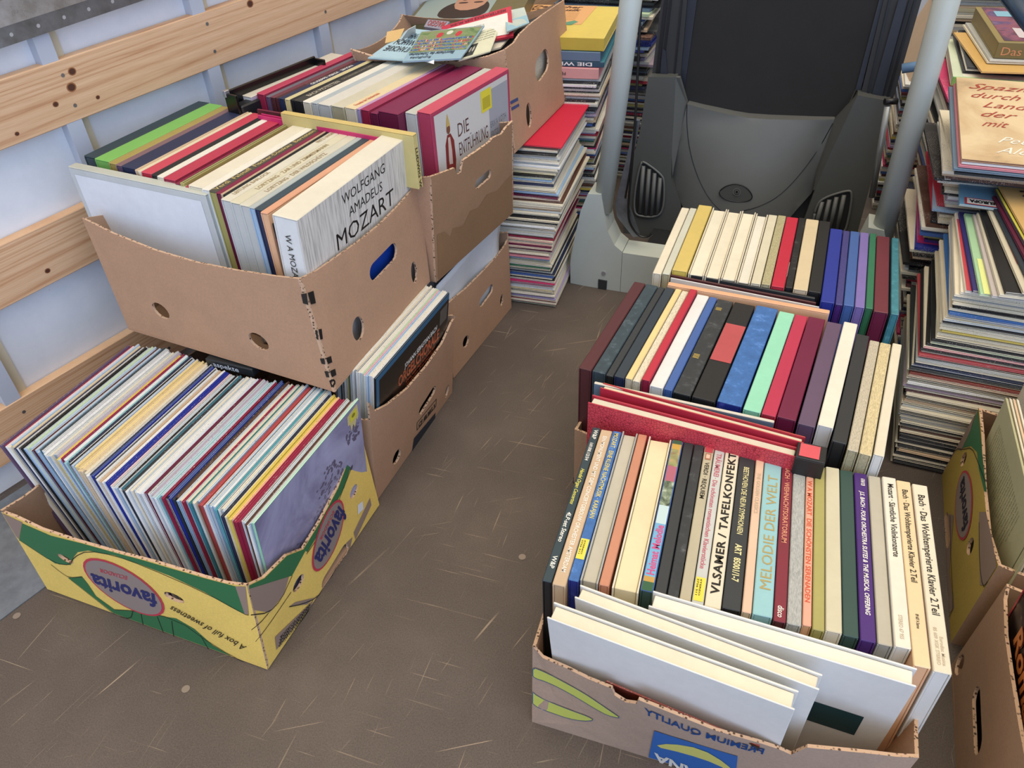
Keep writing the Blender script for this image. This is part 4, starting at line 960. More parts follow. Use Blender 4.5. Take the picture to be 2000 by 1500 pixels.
# ================================================================== GENERIC LEFT ROWS
def leftrow(A, B, z, ang, L, H, items, G, near0=0):
    """A,B: image ends of the far top edge; ang: direction (deg) of the sleeves' length"""
    pa = P(*A, z); pb = P(*B, z); l = Vector((math.cos(math.radians(ang)), math.sin(math.radians(ang)), 0)); u = Vector((l.y, -l.x, 0))
    for it in items:
        x0, x1, kd, top, side, lab = it[:6]; kw = dict(it[6]) if len(it) > 6 else {}
        k0 = (x0-A[0])/(B[0]-A[0]); k1 = (x1-A[0])/(B[0]-A[0])
        q0 = P(x0, A[1]+k0*(B[1]-A[1]), z); q1 = P(x1, A[1]+k1*(B[1]-A[1]), z)
        T = (q1-q0).dot(u); fw = kw.pop('fw', 0); up = kw.pop('up', 0); nm = kw.pop('LL', L); tilt = kw.pop('tilt', 0)
        Z = Vector((0, 0, 1))*math.cos(tilt)-u*math.sin(tilt); X = u*math.cos(tilt)+Vector((0, 0, 1))*math.sin(tilt)
        O = q0-l*(nm+fw)+Vector((0, 0, up))-Z*H
        M4 = Matrix(((X.x, l.x, Z.x, O.x), (X.y, l.y, Z.y, O.y), (X.z, l.z, Z.z, O.z), (0, 0, 0, 1)))
        if kd == 'sleeve': sleeve(M4, T-.0006, nm, H, top, side, lab, None, **kw)
        else: boxset(M4, T-.0006, nm, H, kd, top, side, lab, **kw)
def mozface(mb, T, L, H):
    f = lambda u, v, o=.0005: (T+o, u, v)
    lm = flat('#0c0c0e', .5)
    text(mb, f, 'WOLFGANG', (L*.34, H*.895), (L*.39, 0), (0, H*.058), lm, bold=0, shear=.05)
    text(mb, f, 'AMADEUS', (L*.38, H*.80), (L*.31, 0), (0, H*.058), lm, bold=0, shear=.05)
    text(mb, f, 'MOZART', (L*.25, H*.665), (L*.54, 0), (0, H*.10), lm, bold=0, shear=.05)
    mb.add([f(L*.36, H*.13), f(L*.75, H*.13), f(L*.75, H*.61), f(L*.36, H*.61)], [[0, 1, 2, 3]], flat('#123f9c', .4))
    rr = random.Random(5); dk = flat('#0b1c4a', .4)
    for k in range(90):
        t = rr.random(); a = PI*(.1+.9*t)+rr.uniform(-.2, .2); r = rr.uniform(.045, .10)
        cx, cy = L*.57, H*.41
        pts = [(cx+L*r*1.3*math.cos(a+j*.1)*(1+j*.08), cy+H*r*1.5*math.sin(a+j*.1)*(1+j*.05)) for j in range(6)]
        pts = [(min(max(x, L*.362), L*.748), min(y, H*.607)) for x, y in pts]
        st = stroke(pts, .0022); mb.add([f(x, y, .0007+k*2e-6) for x, y in st], [[i, i+1, len(st)-2-i, len(st)-1-i] for i in range(len(pts)-1)], dk)
def streaky():
    m, t, b = newmat('streaked_cream_paper'); v = coords(t, (1, 160, 9), False); n = noise_(t, v, 1.6, 3, .6)
    t.links.new(ramp(t, n, [(.35, lin('#a9a49a')), (.5, lin('#cfcac0')), (.7, lin('#dcd7cd'))]), b.inputs['Base Color']); b.inputs['Roughness'].default_value = .5; return m
_m[('#d3cec4', .5, 'streak')] = streaky()
def paper_streak(mb, T, L, H):
    mb.add([(T+.0003, 0.001, .001), (T+.0003, L-.001, .001), (T+.0003, L-.001, H-.001), (T+.0003, .001, H-.001)], [[0, 1, 2, 3]], _m[('#d3cec4', .5, 'streak')]); mozface(mb, T, L, H)
def endtext(st, a, b, m, x0=.25, x1=.75, **kw):
    """lettering running down the near end of a standing set (face -y)"""
    def f(mb, T, L, H): text(mb, lambda u, v: (u, -.0006, v), st, (T*x0, H*a), (0, -H*(a-b)), (T*(x1-x0), 0), m, **kw)
    return f
def both(*fs):
    def f(*a):
        for q in fs: q(*a)
    return f
def T2(*l): return list(l)
SER = flat('#a08a60', .5)
ZA = .632; LA = .316
items = [
 (388, 408, 'case', 'darkteal', 'darkteal', 'dark teal box set next to the wall in the upper left box', dict(fw=.0)),
 (408, 433, 'case', 'limegreen', 'limegreen', 'bright green box set in the upper left box', {}),
 (434, 447, 'case', 'gold', 'gold', 'dull gold box set between bright green and mauve, upper left box', {}),
 (447.5, 457, 'case', '#7c5f62', 'plum', 'thin mauve brown box set in the upper left box', {}),
 (458, 482, 'case', 'navy', 'navy', 'thick navy box set, rounded spine, upper left box', {}),
 (483, 489, 'sleeve', 'tan', 'tan', 'thin tan sleeve right of the navy set, upper left box', dict(mk='paper')),
 (489.5, 494, 'sleeve', 'paleyellow', 'cream', 'thin pale yellow sleeve beside the tan one, upper left box', {}),
 (495, 513, 'case', '#c04050', 'red', 'coral red box set left of a black spine, upper left box', {}),
 (513.5, 523, 'case', 'black', 'black', 'black box set between coral red and cream, upper left box', {}),
 (524, 535, 'case', 'ivory', 'cream', 'cream box set between black and red, upper left box', {}),
 (536, 556, 'case', '#b23248', 'crimson', 'half open crimson box set with red lid, upper left box', {}),
 (556.5, 566, 'case', '#7d2038', 'crimson', 'dark crimson box set beside the red lidded one, upper left box', dict(up=-.004)),
 (566.5, 573, 'sleeve', '#4a4436', 'olive', 'dark olive printed sleeve, upper left box', {}),
 (573.5, 581, 'case', '#9a3a44', 'maroon', 'brick red narrow box set left of the broad cream one, upper left box', dict(up=-.006)),
 (582, 606, 'case', 'cream', 'cream', 'broad cream box set in the middle of the upper left box', {}),
 (606.5, 619, 'case', 'ivory', 'white', 'white box set beside the broad cream one, upper left box', {}),
 (619.5, 632, 'case', '#4a4438', 'olive', 'dark olive box set lettered Falstaff Fischer-Dieskau Bernstein in gold', dict(texts=T2(('Verdi  Falstaff  Fischer-Dieskau  Bernstein', 'up', .02, .93, .2, .8, flat('#b8a468'))))),
 (632.5, 641, 'case', '#7a1438', 'burgundy', 'deep crimson box set right of the Falstaff set', {}),
 (641.5, 645, 'sleeve', 'tan', 'tan', 'thin tan sleeve beside the deep crimson set', {}),
 (645.5, 651, 'sleeve', 'black', 'black', 'thin black sleeve left of the pale Fritz Unger set', dict(mk='paper')),
 (651.5, 668, 'case', '#cfc9b4', 'palegrey', 'off-white box set lettered FRITZ UNGER, nearer the camera than its left neighbours', dict(fw=.0, LL=.33, texts=T2(('FRITZ UNGER', 'up', .80, .97, .2, .6, SER), ('LEITUNG BARLOCK', 'up', .07, .36, .2, .6, SER)))),
 (668.5, 685, 'case', '#cbc4a8', 'palegrey', 'cream box set lettered LORTZING ZAR UND ZIMMERMANN', dict(LL=.33, texts=T2(('LORTZING · ZAR UND ZIMMERMANN', 'up', .17, .80, .3, .75, SER)))),
 (685.5, 702, 'case', '#c8c3ae', 'palegrey', 'cream box set lettered LORTZING DER WILDSCHÜTZ', dict(LL=.33, texts=T2(('LORTZING · DER WILDSCHÜTZ', 'up', .17, .70, .3, .75, SER)))),
 (702.5, 712, 'case', '#a9b0ac', 'skyblue', 'pale grey-blue box set left of the slate one, upper left box', dict(LL=.33)),
 (712.5, 726, 'case', 'slate', 'navy', 'slate grey box set with navy end beside the peach one', dict(LL=.33, fw=.0)),
 (726.5, 739, 'case', '#d09a78', 'peach', 'peach box set left of the Mozart set, upper left box', dict(LL=.335)),
 (739.5, 744, 'sleeve', 'black', 'black', 'thin black sleeve between peach and crimson ends beside the Mozart set', dict(mk='paper', LL=.33, up=-.02)),
 (744.5, 751, 'sleeve', 'crimson', 'crimson', 'low crimson sleeve end lettered in gold beside the Mozart set', dict(mk='paper', LL=.335, up=-.045, extra=endtext('GIUSEPPE VERDI', .9, .3, SER))),
]
leftrow((388, 197), (790, 283), ZA, 62.5, LA, .305, items, 'box sets in the upper left box')
zM = .642; nR = P(580, 430, zM); fR = P(800, 263, zM); lM = (fR-nR); LM = lM.length; lM.normalize(); uM = Vector((lM.y, -lM.x, 0)); nL = P(549, 408, zM); TM = abs((nR-nL).dot(uM))
tM = .05; ZM = Vector((0, 0, math.cos(tM)))+uM*math.sin(tM); XM = uM*math.cos(tM)-Vector((0, 0, math.sin(tM))); O = nR-XM*TM-ZM*.318
boxset(Matrix(((XM.x, lM.x, ZM.x, O.x), (XM.y, lM.y, ZM.y, O.y), (XM.z, lM.z, ZM.z, O.z), (0, 0, 0, 1))), TM, LM, .318, 'case', '#d6cfba', '#cfcac0', 'cream Mozart box set with blue portrait panel, nearest in the upper left box', end='white', extra=both(paper_streak, endtext('W A MOZART', .90, .58, INK, .38, .62, bold=0)))
# big white box set standing crosswise at the front of that box
def whitef(mb, T, L, H):
    mb.add([(-.0006, .014, .01), (-.0006, L-.012, .01), (-.0006, L-.012, H-.014), (-.0006, .014, H-.014)], [[3, 2, 1, 0]], paper('#dfe2e4', .4))
cross((132, 325), (400, 381), .625, .020, .20, 'case', '#b9bbae', '#c3c6c2', 'large white framed box set standing crosswise at the front of the upper left box', lean=.0, tray='offwhite', extra=whitef, end='#b4b8b4')
# crosswise items between boxes A and F
def cross2(pL, pR, z, T, H, top, side, label, **kw): return cross(pL, pR, z, T, H, kw.pop('kind', 'case'), top, side, label, **kw)
cross2((488, 222), (749, 270), .64, .012, .11, '#c22a4a', 'hotpink', 'bright crimson folder standing crosswise behind the upper left row', kind='open', tray='crimson', L=.32)
cross2((494, 212), (749, 254), .643, .005, .11, '#6a2030', 'maroon', 'dark maroon edged set crosswise behind the crimson folder', L=.32)
cross2((548, 220), (806, 264), .655, .014, .11, '#cbb26a', '#c9b878', 'yellow box set crosswise with a LUDWIG lettered end, left of the Lortzing set', L=.32, extra=endtext('LUDWIG W', .75, .02, INK, .2, .75))
# ---- box F row
ZF = .655
def entf(mb, T, L, H):
    f = lambda u, v, o=.0005: (T+o, u, v)
    def q(x0, x1, z0, z1, m, o): mb.add([f(L*x0, H*z0, o), f(L*x1, H*z0, o), f(L*x1, H*z1, o), f(L*x0, H*z1, o)], [[0, 1, 2, 3]], m)
    q(.03, .97, .0, .97, flat('#c8c4bc', .5), .0003); q(.70, .97, .0, .93, flat('#9c9ca0', .5), .0005); q(.60, .74, .80, .95, flat('#dccb3a', .5), .0007)
    q(.62, .72, .82, .90, flat('#b8a830', .5), .0009)
    tm = flat('#5a3a34', .5)
    for i, (s, w) in enumerate((('DIE', .14), ('ENTFÜHRUNG', .38), ('AUS DEM', .27))): text(mb, f, s, (L*.29, H*(.74-.135*i)), (L*w, 0), (0, H*.095), tm, bold=.0)
    for i, (s, w) in enumerate((('ERIKA KÖTH', .22), ('FRITZ', .10), ('WUNDERLICH', .22), ('KURT BÖHME', .22))): text(mb, f, s, (L*.71, H*(.66-.075*i)), (L*w, 0), (0, H*.045), flat('#4a4a50', .5), bold=0)
    rb = flat('#7c2c28', .5)
    def P_(pts, m, o=.0008): pts = [(a_, b_+.08) for a_, b_ in pts]; vs, fs = tri2d(pts, [], 0); mb.add([f(L*a, H*b, o) for a, b in vs], fs, m)
    P_([(.10, .25), (.12, .50), (.13, .66), (.16, .72), (.20, .72), (.235, .66), (.24, .52), (.225, .45), (.23, .15), (.10, .12)], rb)
    P_([(.165, .10), (.19, .10), (.20, .60), (.19, .70), (.165, .70), (.155, .55)], flat('#c9b2a4', .5), .001)
    P_(ell(.178, .755, .022, .032), flat('#7a4a34', .5), .0009); P_([(.155, .775), (.20, .775), (.19, .82), (.178, .86), (.165, .82)], flat('#c2a258', .5), .0011)
    P_([(.14, .52), (.22, .50), (.22, .46), (.15, .47)], flat('#8c3430', .5), .0012); P_([(.15, .50), (.19, .49), (.19, .475), (.15, .48)], flat('#7a4a34', .5), .0013)
items = [
 (634, 650, 'case', '#2c2e30', 'black', 'dark grey box set beside the black case, back opera row', dict(up=-.012, fw=.01)),
 (652, 684, 'case', '#cbc3b2', 'mauve', 'thick cream and mauve box set with a letter A on its end', dict(up=.0, fw=.01, extra=endtext('A', .95, .85, INK, .3, .7), end='white')),
 (685, 700, 'case', '#b23a54', 'crimson', 'crimson box set right of the thick cream one, back opera row', dict(up=.004)),
 (701, 709, 'case', '#66626a', 'plum', 'narrow grey box set, back opera row', {}),
 (709.5, 718, 'case', '#6c3440', 'maroon', 'narrow maroon box set, back opera row', {}),
 (718.5, 724, 'sleeve', 'maroon', 'maroon', 'thin maroon sleeve beside the navy lettered one', {}),
 (724.5, 735, 'case', 'navy', 'navy', 'navy box set with white lettering, back opera row', dict(texts=T2(('GIUSEPPE VERDI · SIMON', 'up', .3, .75, .2, .8, WHITEINK)))),
 (735.5, 745, 'case', '#c9bb8a', 'paleyellow', 'pale yellow box set right of the navy lettered one', {}),
 (745.5, 752, 'sleeve', 'black', 'black', 'thin black sleeve left of the black motets set', dict(mk='paper')),
 (752.5, 768, 'case', '#36342f', 'black', 'black box set lettered BACH MOTETTEN', dict(texts=T2(('BACH MOTETTEN', 'up', .10, .42, .25, .8, flat('#b8b09a')), ('GÄCHINGER KANTOREI', 'up', .46, .80, .3, .65, flat('#88806c'))))),
 (768.5, 784, 'case', 'ivory', 'cream', 'cream box set right of the black motets set', {}),
 (784.5, 796, 'case', '#a9b0b0', 'palegrey', 'bluish grey box set between cream ones, back opera row', {}),
 (796.5, 820, 'case', '#cfcabc', 'palegrey', 'broad grey-white box set, back opera row', {}),
 (820.5, 845, 'case', '#c6bfa6', 'khaki', 'broad khaki cream box set, back opera row', {}),
 (845.5, 866, 'case', '#d8c59a', 'cream', 'pale peach box set with small red lettering, back opera row', dict(texts=T2(('Freunde der Schubertiade', 'up', .05, .30, .35, .7, ORI)))),
 (866.5, 873, 'case', '#b78fb0', 'lilac', 'narrow pink lilac box set, back opera row', {}),
 (873.5, 890, 'case', '#96284c', 'crimson', 'crimson box set left of the thick burgundy one', {}),
 (890.5, 905, 'case', '#76163f', 'burgundy', 'burgundy box set paired with a thicker one, left half', dict(up=-.004)),
 (905.5, 945, 'case', '#76163f', 'burgundy', 'thick burgundy cloth box set left of the Lortzing set', dict(up=.002)),
 (946, 968, 'case', '#b9b9ac', 'palegrey', 'pale grey box set with LORTZING on its end', dict(fw=.0, LL=.298, end='palegrey', extra=endtext('LORTZING', .86, .42, INK, .3, .75))),
 (969, 996, 'case', '#c0485a', '#a83c58', 'red edged box set DIE ENTFÜHRUNG AUS DEM with robed figure cover', dict(fw=.0, LL=.300, up=.006, extra=entf)),
]
leftrow((608, 96), (996, 138), ZF, 57.5, .313, .305, items, 'opera sets in the scuffed box')
# black carrying case lid leaning by the wall
a = P(440, 190, .60); l = Vector((HX, HY, 0)); O = Vector((-.640, 1.80, .335))
mb = MB(); t = thing('record_case', (0, 0, 0), 'open black record case with metal corners leaning against the wall rail', 'record case')
a0 = P(441, 186, .668); a1 = P(613, 96, .690); l = (a1-a0); L = l.length; l.normalize(); u = Vector((l.y, -l.x, 0))
M4 = frame(Vector((a0.x, a0.y, .375)), u); 
mb.box(-.006, 0, 0, L, 0, .30, VINYL, .002, T=M4); mb.box(-.006, .03, 0, .006, 0, .296, VINYL, .001, T=M4); mb.box(-.006, .03, L-.006, L, 0, .296, VINYL, .001, T=M4); mb.build('lid', t)
mb = MB(); mb.box(.003, .032, .008, L-.008, 0, .272, paper('#1f2022', .4), .003, T=M4); mb.build('tray', t)
mb = MB(); mb.box(-.008, .002, -.002, .010, .288, .302, flat('#b8bcc2', .3, .8), .001, T=M4); mb.build('metal_corner', t)
mb = MB(); mb.box(.028, .034, L*.72, L*.78, .258, .276, flat('#b8bcc2', .3, .8), .001, T=M4); mb.build('latch', t)

# ================================================================== BOX C: sleeves and the organ chorale record
def orgel(mb, T, L, H):
    f = lambda u, v, o=.0005: (T+o, u, v)
    def q(x0, x1, z0, z1, m, o): mb.add([f(L*x0, H*z0, o), f(L*x1, H*z0, o), f(L*x1, H*z1, o), f(L*x0, H*z1, o)], [[0, 1, 2, 3]], m)
    q(.005, .995, .005, .995, flat('#2f6484', .35), .0002); q(.04, .99, .005, .955, flat('#15110f', .3), .0004)
    og = flat('#c4623c', .4)
    text(mb, f, 'JOHANN SEBASTIAN BACH', (L*.36, H*.80), (L*.46, 0), (0, H*.04), WHITEINK, bold=.02)
    text(mb, f, 'ORGELCHORALE', (L*.28, H*.70), (L*.58, 0), (0, H*.085), og, bold=.03)
    for i, s in enumerate(('Christ, unser Herr, zum Jordan kam', 'Wir glauben all an einen Gott')): text(mb, f, s, (L*.38, H*(.66-.035*i)), (L*.42, 0), (0, H*.024), og)
    text(mb, f, 'HELMUT WALCHA', (L*.40, H*.53), (L*.30, 0), (0, H*.045), WHITEINK, bold=.02)
    text(mb, f, 'Orgel St. Laurenskerk Alkmaar', (L*.38, H*.47), (L*.42, 0), (0, H*.03), WHITEINK)
    text(mb, f, 'STEREO', (L*.48, H*.42), (L*.14, 0), (0, H*.025), WHITEINK)
    br = flat('#6e4a34', .35)
    for k in range(10):
        pts = [(.05+.02*k+.22*t, .15+.015*k+.65*t**(.6+.08*k)) for t in [j/9 for j in range(10)]]; st = stroke(pts, .006, True)
        mb.add([f(L*a, H*b, .0006+k*1e-5) for a, b in st], [[i, i+1, len(st)-2-i, len(st)-1-i] for i in range(len(pts)-1)], br)
    for k in range(4):
        e = [(.52+.09*math.cos(a)*(1+.3*k), .30+.05*math.sin(a)*(1+.3*k)) for a in [j*PI/10 for j in range(11)]]; st = stroke(e, .005)
        mb.add([f(L*a, H*b, .0007+k*1e-5) for a, b in st], [[i, i+1, len(st)-2-i, len(st)-1-i] for i in range(len(e)-1)], flat('#9a7458', .35))
    q(.86, .97, .80, .93, flat('#5a564e', .4), .0006)
na = P(735, 740, .312); fa = P(881, 569, .312); l = (fa-na); l.z = 0; l.normalize(); u = Vector((l.y, -l.x, 0))
cs = 'black navy cream slate skyblue black white olive cream cream ivory cream black ivory cream palegreen hotpink skyblue cream ivory white'.split()
top = P(745, 760, .315)
for i, c in enumerate(cs+['ORG']):
    off = (len(cs)-i)*.0043
    O = Vector((na.x, na.y, .012))-u*(off+.004)+l*R.uniform(-.004, .004); O.z = .008+R.uniform(-.003, .001)
    tl = .15; Z_ = Vector((0, 0, math.cos(tl)))+u*math.sin(tl); X_ = u*math.cos(tl)-Vector((0, 0, math.sin(tl))); O = Vector((na.x, na.y, .312))-X_*(off+.004)-Z_*.31+l*R.uniform(-.004, .004)
    M4 = Matrix(((X_.x, l.x, Z_.x, O.x), (X_.y, l.y, Z_.y, O.y), (X_.z, l.z, Z_.z, O.z), (0, 0, 0, 1)))
    if c == 'ORG': sleeve(M4, .004, .314, .312, 'bluegrey', 'black', 'black organ chorale sleeve with orange lettering and blue border', None, extra=orgel, mk='paper')
    else: sleeve(M4, .0042, .312, .311, c, c if i % 2 else 'white', '%s record sleeve, %s left of the black organ chorale sleeve' % (cn(c), ordw(len(cs)-i)), 'sleeves beside the organ chorale record', end=endc.get(c, 'white'))
# a dark sleeve lettered aspekte lying under the upper box
p = P(405, 716, .295); uC = Vector((math.cos(-.407), math.sin(-.407), 0)); lC = Vector((-uC.y, uC.x, 0))
def asp(mb, T, L, H): text(mb, lambda u, v: (u, -.0006, v), 'aspekte', (L*0+.02, .012), (.052, 0), (0, .012), flat('#c8ccd0', .5), bold=.01)
Sx = Surf(p, p+uC*.09, p+Vector((0, 0, .028)), p+uC*.09+Vector((0, 0, .028)))
mb = MB(); M4 = frame(p, uC); mb.box(0, .11, 0, .31, 0, .02, paper('#202426', .4), .002, T=M4); text(mb, lambda u, v: Sx(u, v, .0008), 'aspekte', (.018, .006), (.06, 0), (0, .011), flat('#c8ccd0', .5), bold=.01)
tag(mb.build('record_box_set', loc=p), 'black set lettered aspekte lying under the large brown box', 'record box set')

# ================================================================== BOX D: white paper sleeve
t = None
def wavy(name, corners, nu, nv, amp, m, label, cat, seed=1, sc=9, th=.0012):
    mb = MB(); S = Surf(*corners); vs = []; fs = []
    for lay in (0, 1):
        for j in range(nv+1):
            for i in range(nu+1):
                u = S.w*i/nu; v = S.h*j/nv; o = noise.noise(Vector((u*sc+seed, v*sc, seed)))*amp
                vs.append(S(u, v, o-(th if lay else 0)))
    K_ = (nu+1)*(nv+1)
    for j in range(nv):
        for i in range(nu):
            a = j*(nu+1)+i; fs.append([a, a+1, a+nu+2, a+nu+1]); fs.append([K_+a, K_+a+nu+1, K_+a+nu+2, K_+a+1])
    ring = [i for i in range(nu+1)]+[(j+1)*(nu+1)-1 for j in range(1, nv+1)]+[nv*(nu+1)+i for i in range(nu-1, -1, -1)]+[j*(nu+1) for j in range(nv-1, 0, -1)]
    for i in range(len(ring)): a = ring[i]; b = ring[(i+1) % len(ring)]; fs.append([a, a+K_, b+K_, b])
    mb.add(vs, fs, m, True); o = mb.build(name, loc=corners[0]); return tag(o, label, cat), S
WP1 = paper('#d5dade', .45)
a0 = P(880, 596, .235); a1 = P(996, 470, .235)
l = (a1-a0).normalized(); u = Vector((l.y, -l.x, 0)); w = Vector((0, 0, 1))
b0 = Vector((a0.x, a0.y, .05))-u*.045+l*.0; b1 = b0+l*.31
wavy('inner_sleeve', [b0, b1, b0+w*.235+u*.02-l*.01, b1+w*.265+u*.03], 14, 10, .012, WP1, 'crumpled white paper inner sleeve sticking out of the lower brown box', 'paper sleeve', 2)
b0 = b0-u*.03; b1 = b1-u*.03
wavy('inner_sleeve', [b0, b1, b0+w*.245, b1+w*.245], 8, 8, .006, WP1, 'second white paper sleeve behind the crumpled one in the lower brown box', 'paper sleeve', 5)
for i in range(8):
    O = Vector((a0.x, a0.y, .008))-u*(.085+i*.005); c = ['white', 'cream', 'black', 'ivory'][i % 4]
    STUFF.box(0, .0045, 0, .312, 0, .22 if i < 3 else .24, paper(C[c], .5, 'print'), 0, T=frame(O, u))

# ================================================================== BOX E: loose covers on top
b, t4 = BOXE
for i in range(30):
    l = (b[2]-b[1]).normalized(); u = (b[1]-b[0]).normalized(); O = b[0]+u*(.03+i*.0142)+l*.02; O.z = .453
    c = R.choice(['cream', 'black', 'royal', 'ivory', 'crimson', 'white', 'tan', 'bluegrey', 'palegrey'])
    if i < 21: STUFF.box(0, .0125, 0, .32, 0, .17, paper(C[c], .5, 'print'), 0, T=frame(O, u))
def card(pts_px, zs, th, m, name, label, cat, prints=None, kind='quad'):
    """a flat card given by image corners BL,BR,TL,TR with a height at each"""
    c = [P(*p, z-.05) for p, z in zip(pts_px, zs)]; S = Surf(*c); mb = MB()
    vs = [S(0, 0), S(S.w, 0), S(S.w, S.h), S(0, S.h), S(0, 0, -th), S(S.w, 0, -th), S(S.w, S.h, -th), S(0, S.h, -th)]
    mb.add(vs, [[7, 6, 5, 4], [0, 4, 5, 1], [1, 5, 6, 2], [2, 6, 7, 3], [3, 7, 4, 0]], m); overlay(mb, S, ru(S, 0, 1, 0, 1), m, 0, .02)
    if prints: prints(mb, S)
    return tag(mb.build(name, loc=c[0]), label, cat)
def ru(S, x0, x1, y0, y1): return [(S.w*x0, S.h*y0), (S.w*x1, S.h*y0), (S.w*x1, S.h*y1), (S.w*x0, S.h*y1)]
def invtext(mb, S, st, x0, x1, y, h, m, **k):
    """upside-down lettering: starts at the right"""
    text(mb, lambda u, v: S(u, v, .0009), st, (S.w*x1, S.h*y), (-S.w*(x1-x0), 0), (0, -S.h*h), m, **k)
def cyr(mb, S):
    overlay(mb, S, ru(S, .02, .98, .02, .98), paper('#a8c4cc', .4), .0004, .02)
    for i, (s, w) in enumerate((('ЦЫГАНСКИЕ', .8), ('РОМАНСЫ', .75), ('ЖЕМЧУЖНЫЙ', .8))): invtext(mb, S, s, .10+.03*i, .10+w, .40+.22*i, .15, INK, shear=-.2, bold=.02)
def crowd(mb, S):
    overlay(mb, S, ru(S, .0, 1, .0, 1), flat('#8ea9b4', .4), .0003, .02)
    overlay(mb, S, ru(S, .02, .98, .26, .98), splash('crowd_field', [(.35, '#4a6a34'), (.5, '#7f8f58'), (.62, '#8c7a66'), (.75, '#a09a88')], 30, 1), .0006, .02)
    rr = random.Random(9)
    for r_ in range(4):
        for k in range(34):
            x = .04+.92*(k+.5*(r_ % 2))/34; y = .34+.10*r_+rr.uniform(-.01, .01)
            overlay(mb, S, ell(S.w*x, S.h*y, S.w*.011, S.h*.035, 0, 6), flat(rr.choice(['#3c5f9c', '#4a74b8', '#2c4a80', '#3c5f9c', '#c03038', '#c9a48c'])), .0008+r_*1e-4, 0)
            overlay(mb, S, ell(S.w*x, S.h*(y-.045), S.w*.006, S.h*.016, 0, 5), flat('#c9a48c'), .0013, 0)
    for x in (.36, .66): overlay(mb, S, ell(S.w*x, S.h*.80, S.w*.05, S.h*.09, 0, 10), flat('#b82c34'), .0007, 0)
    overlay(mb, S, ell(S.w*.5, S.h*.86, S.w*.05, S.h*.07, 0, 12), flat('#c9c7b4'), .0009, 0)
    invtext(mb, S, 'Blasorchester des Tschechischen', .05, .80, .24, .09, flat('#1c2a3a'), bold=.02); invtext(mb, S, 'Rundfunks', .10, .45, .12, .07, flat('#1c2a3a'))
def blue2(mb, S): overlay(mb, S, ru(S, .0, 1, .0, .5), flat('#8fb2bc'), .0004, 0)
def redframe(mb, S):
    overlay(mb, S, ru(S, 0, 1, 0, 1), paper('#b8283c', .4), .0003, .02); overlay(mb, S, ru(S, .05, .94, .08, .80), paper('#d6d2c4', .4), .0008, .02)
    invtext(mb, S, 'MEISTERWERKE DER MUSIK', .12, .92, .95, .09, flat('#6a1424'), bold=.02)
    for i in range(3): invtext(mb, S, 'Konzert fur Klavier', .2+.1*i, .55+.1*i, .40-.08*i, .04, flat('#9aa094'))
    invtext(mb, S, 'STEREO', .45, .60, .62, .07, flat('#5a6a5a'))
def pic3(mb, S):
    overlay(mb, S, ru(S, .03, .97, .03, .97), paper('#d2cfae', .4), .0004, .02)
    overlay(mb, S, ru(S, .05, .40, .06, .5), flat('#26241e', .4), .0007, 0)
    for k in range(3): overlay(mb, S, ell(S.w*(.12+.1*k), S.h*.3, S.w*.035, S.h*.10, 0, 10), flat('#a8a496', .4), .0009, 0)
    for i in range(4): invtext(mb, S, 'Tanzmusik und Lieder', .1, .9, .9-.1*i, .05, flat('#8a8a74'))
card([(905, 122), (985, 98), (1000, 52), (1072, 24)], [.70, .70, .715, .72], .004, paper('#2a2626'), 'record_sleeve', 'dark sleeve lying flat at the aisle side of the high box', 'record sleeve')
card([(915, 108), (978, 92), (955, 60), (1020, 44)], [.712, .712, .722, .722], .004, paper('#cfc8b4'), 'record_sleeve', 'cream sleeve near the torn flap of the high box', 'record sleeve')
card([(862, 95), (1003, 70), (862, 52), (998, 12)], [.725, .725, .745, .765], .005, paper('#a82238'), 'record_sleeve', 'red bordered white sleeve on top of the high box', 'record sleeve', redframe)
card([(990, 62), (1034, 45), (985, 22), (1024, 14)], [.74, .735, .75, .75], .003, paper('#b9c2b6'), 'record_sleeve', 'pale blue chequered sleeve corner in the high box', 'record sleeve', blue2)
card([(896, 118), (958, 100), (925, 66), (978, 48)], [.728, .722, .742, .738], .003, paper('#cfccb0'), 'record_sleeve', 'pale green sleeve with small black photograph under the crowd picture', 'record sleeve', pic3)
card([(718, 113), (800, 118), (800, 55), (862, 62)], [.715, .72, .74, .74], .003, paper('#a8c4cc'), 'record_sleeve', 'light blue sleeve with brush lettered Cyrillic text', 'record sleeve', cyr)
card([(786, 120), (900, 114), (822, 62), (946, 50)], [.735, .735, .75, .75], .003, paper('#8ea9b4'), 'record_sleeve', 'sleeve picturing a band in blue uniforms on grass', 'record sleeve', crowd)
card([(828, 52), (866, 58), (836, 38), (878, 42)], [.735, .735, .745, .745], .02, paper('#8e8a94', .5), 'record_box_set', 'grey set lettered in red at the back of the high box', 'record box set', lambda mb, S: invtext(mb, S, 'MAGGIO', .1, .9, .9, .7, flat('#a03c34')))
card([(752, 84), (780, 78), (756, 62), (790, 55)], [.73, .73, .745, .745], .002, paper('#c9a468', .5), 'leaflet', 'small yellow printed leaflet at the left of the high box', 'leaflet')
card([(782, 80), (812, 66), (797, 58), (812, 50)], [.735, .735, .76, .76], .001, paper('#d5d3cc', .5), 'leaflet', 'white paper leaflet corner sticking up in the high box', 'leaflet')
card([(826, 119), (847, 125), (827, 112), (848, 117)], [.73, .73, .735, .735], .001, paper('#e4e4e0', .5), 'paper_label', 'small white paper tag on the torn flap', 'paper tag')
# torn flap of that box
mb = MB(); c = [P(784, 137, .70), P(872, 140, .70), P(784, 122, .715), P(872, 119, .715)]
S = Surf(*c); pts = [(0, 0), (S.w, 0), (S.w, S.h*.95), (S.w*.85, S.h*1.05), (S.w*.6, S.h*.9), (S.w*.4, S.h*1.02), (S.w*.2, S.h*.85), (0, S.h)]
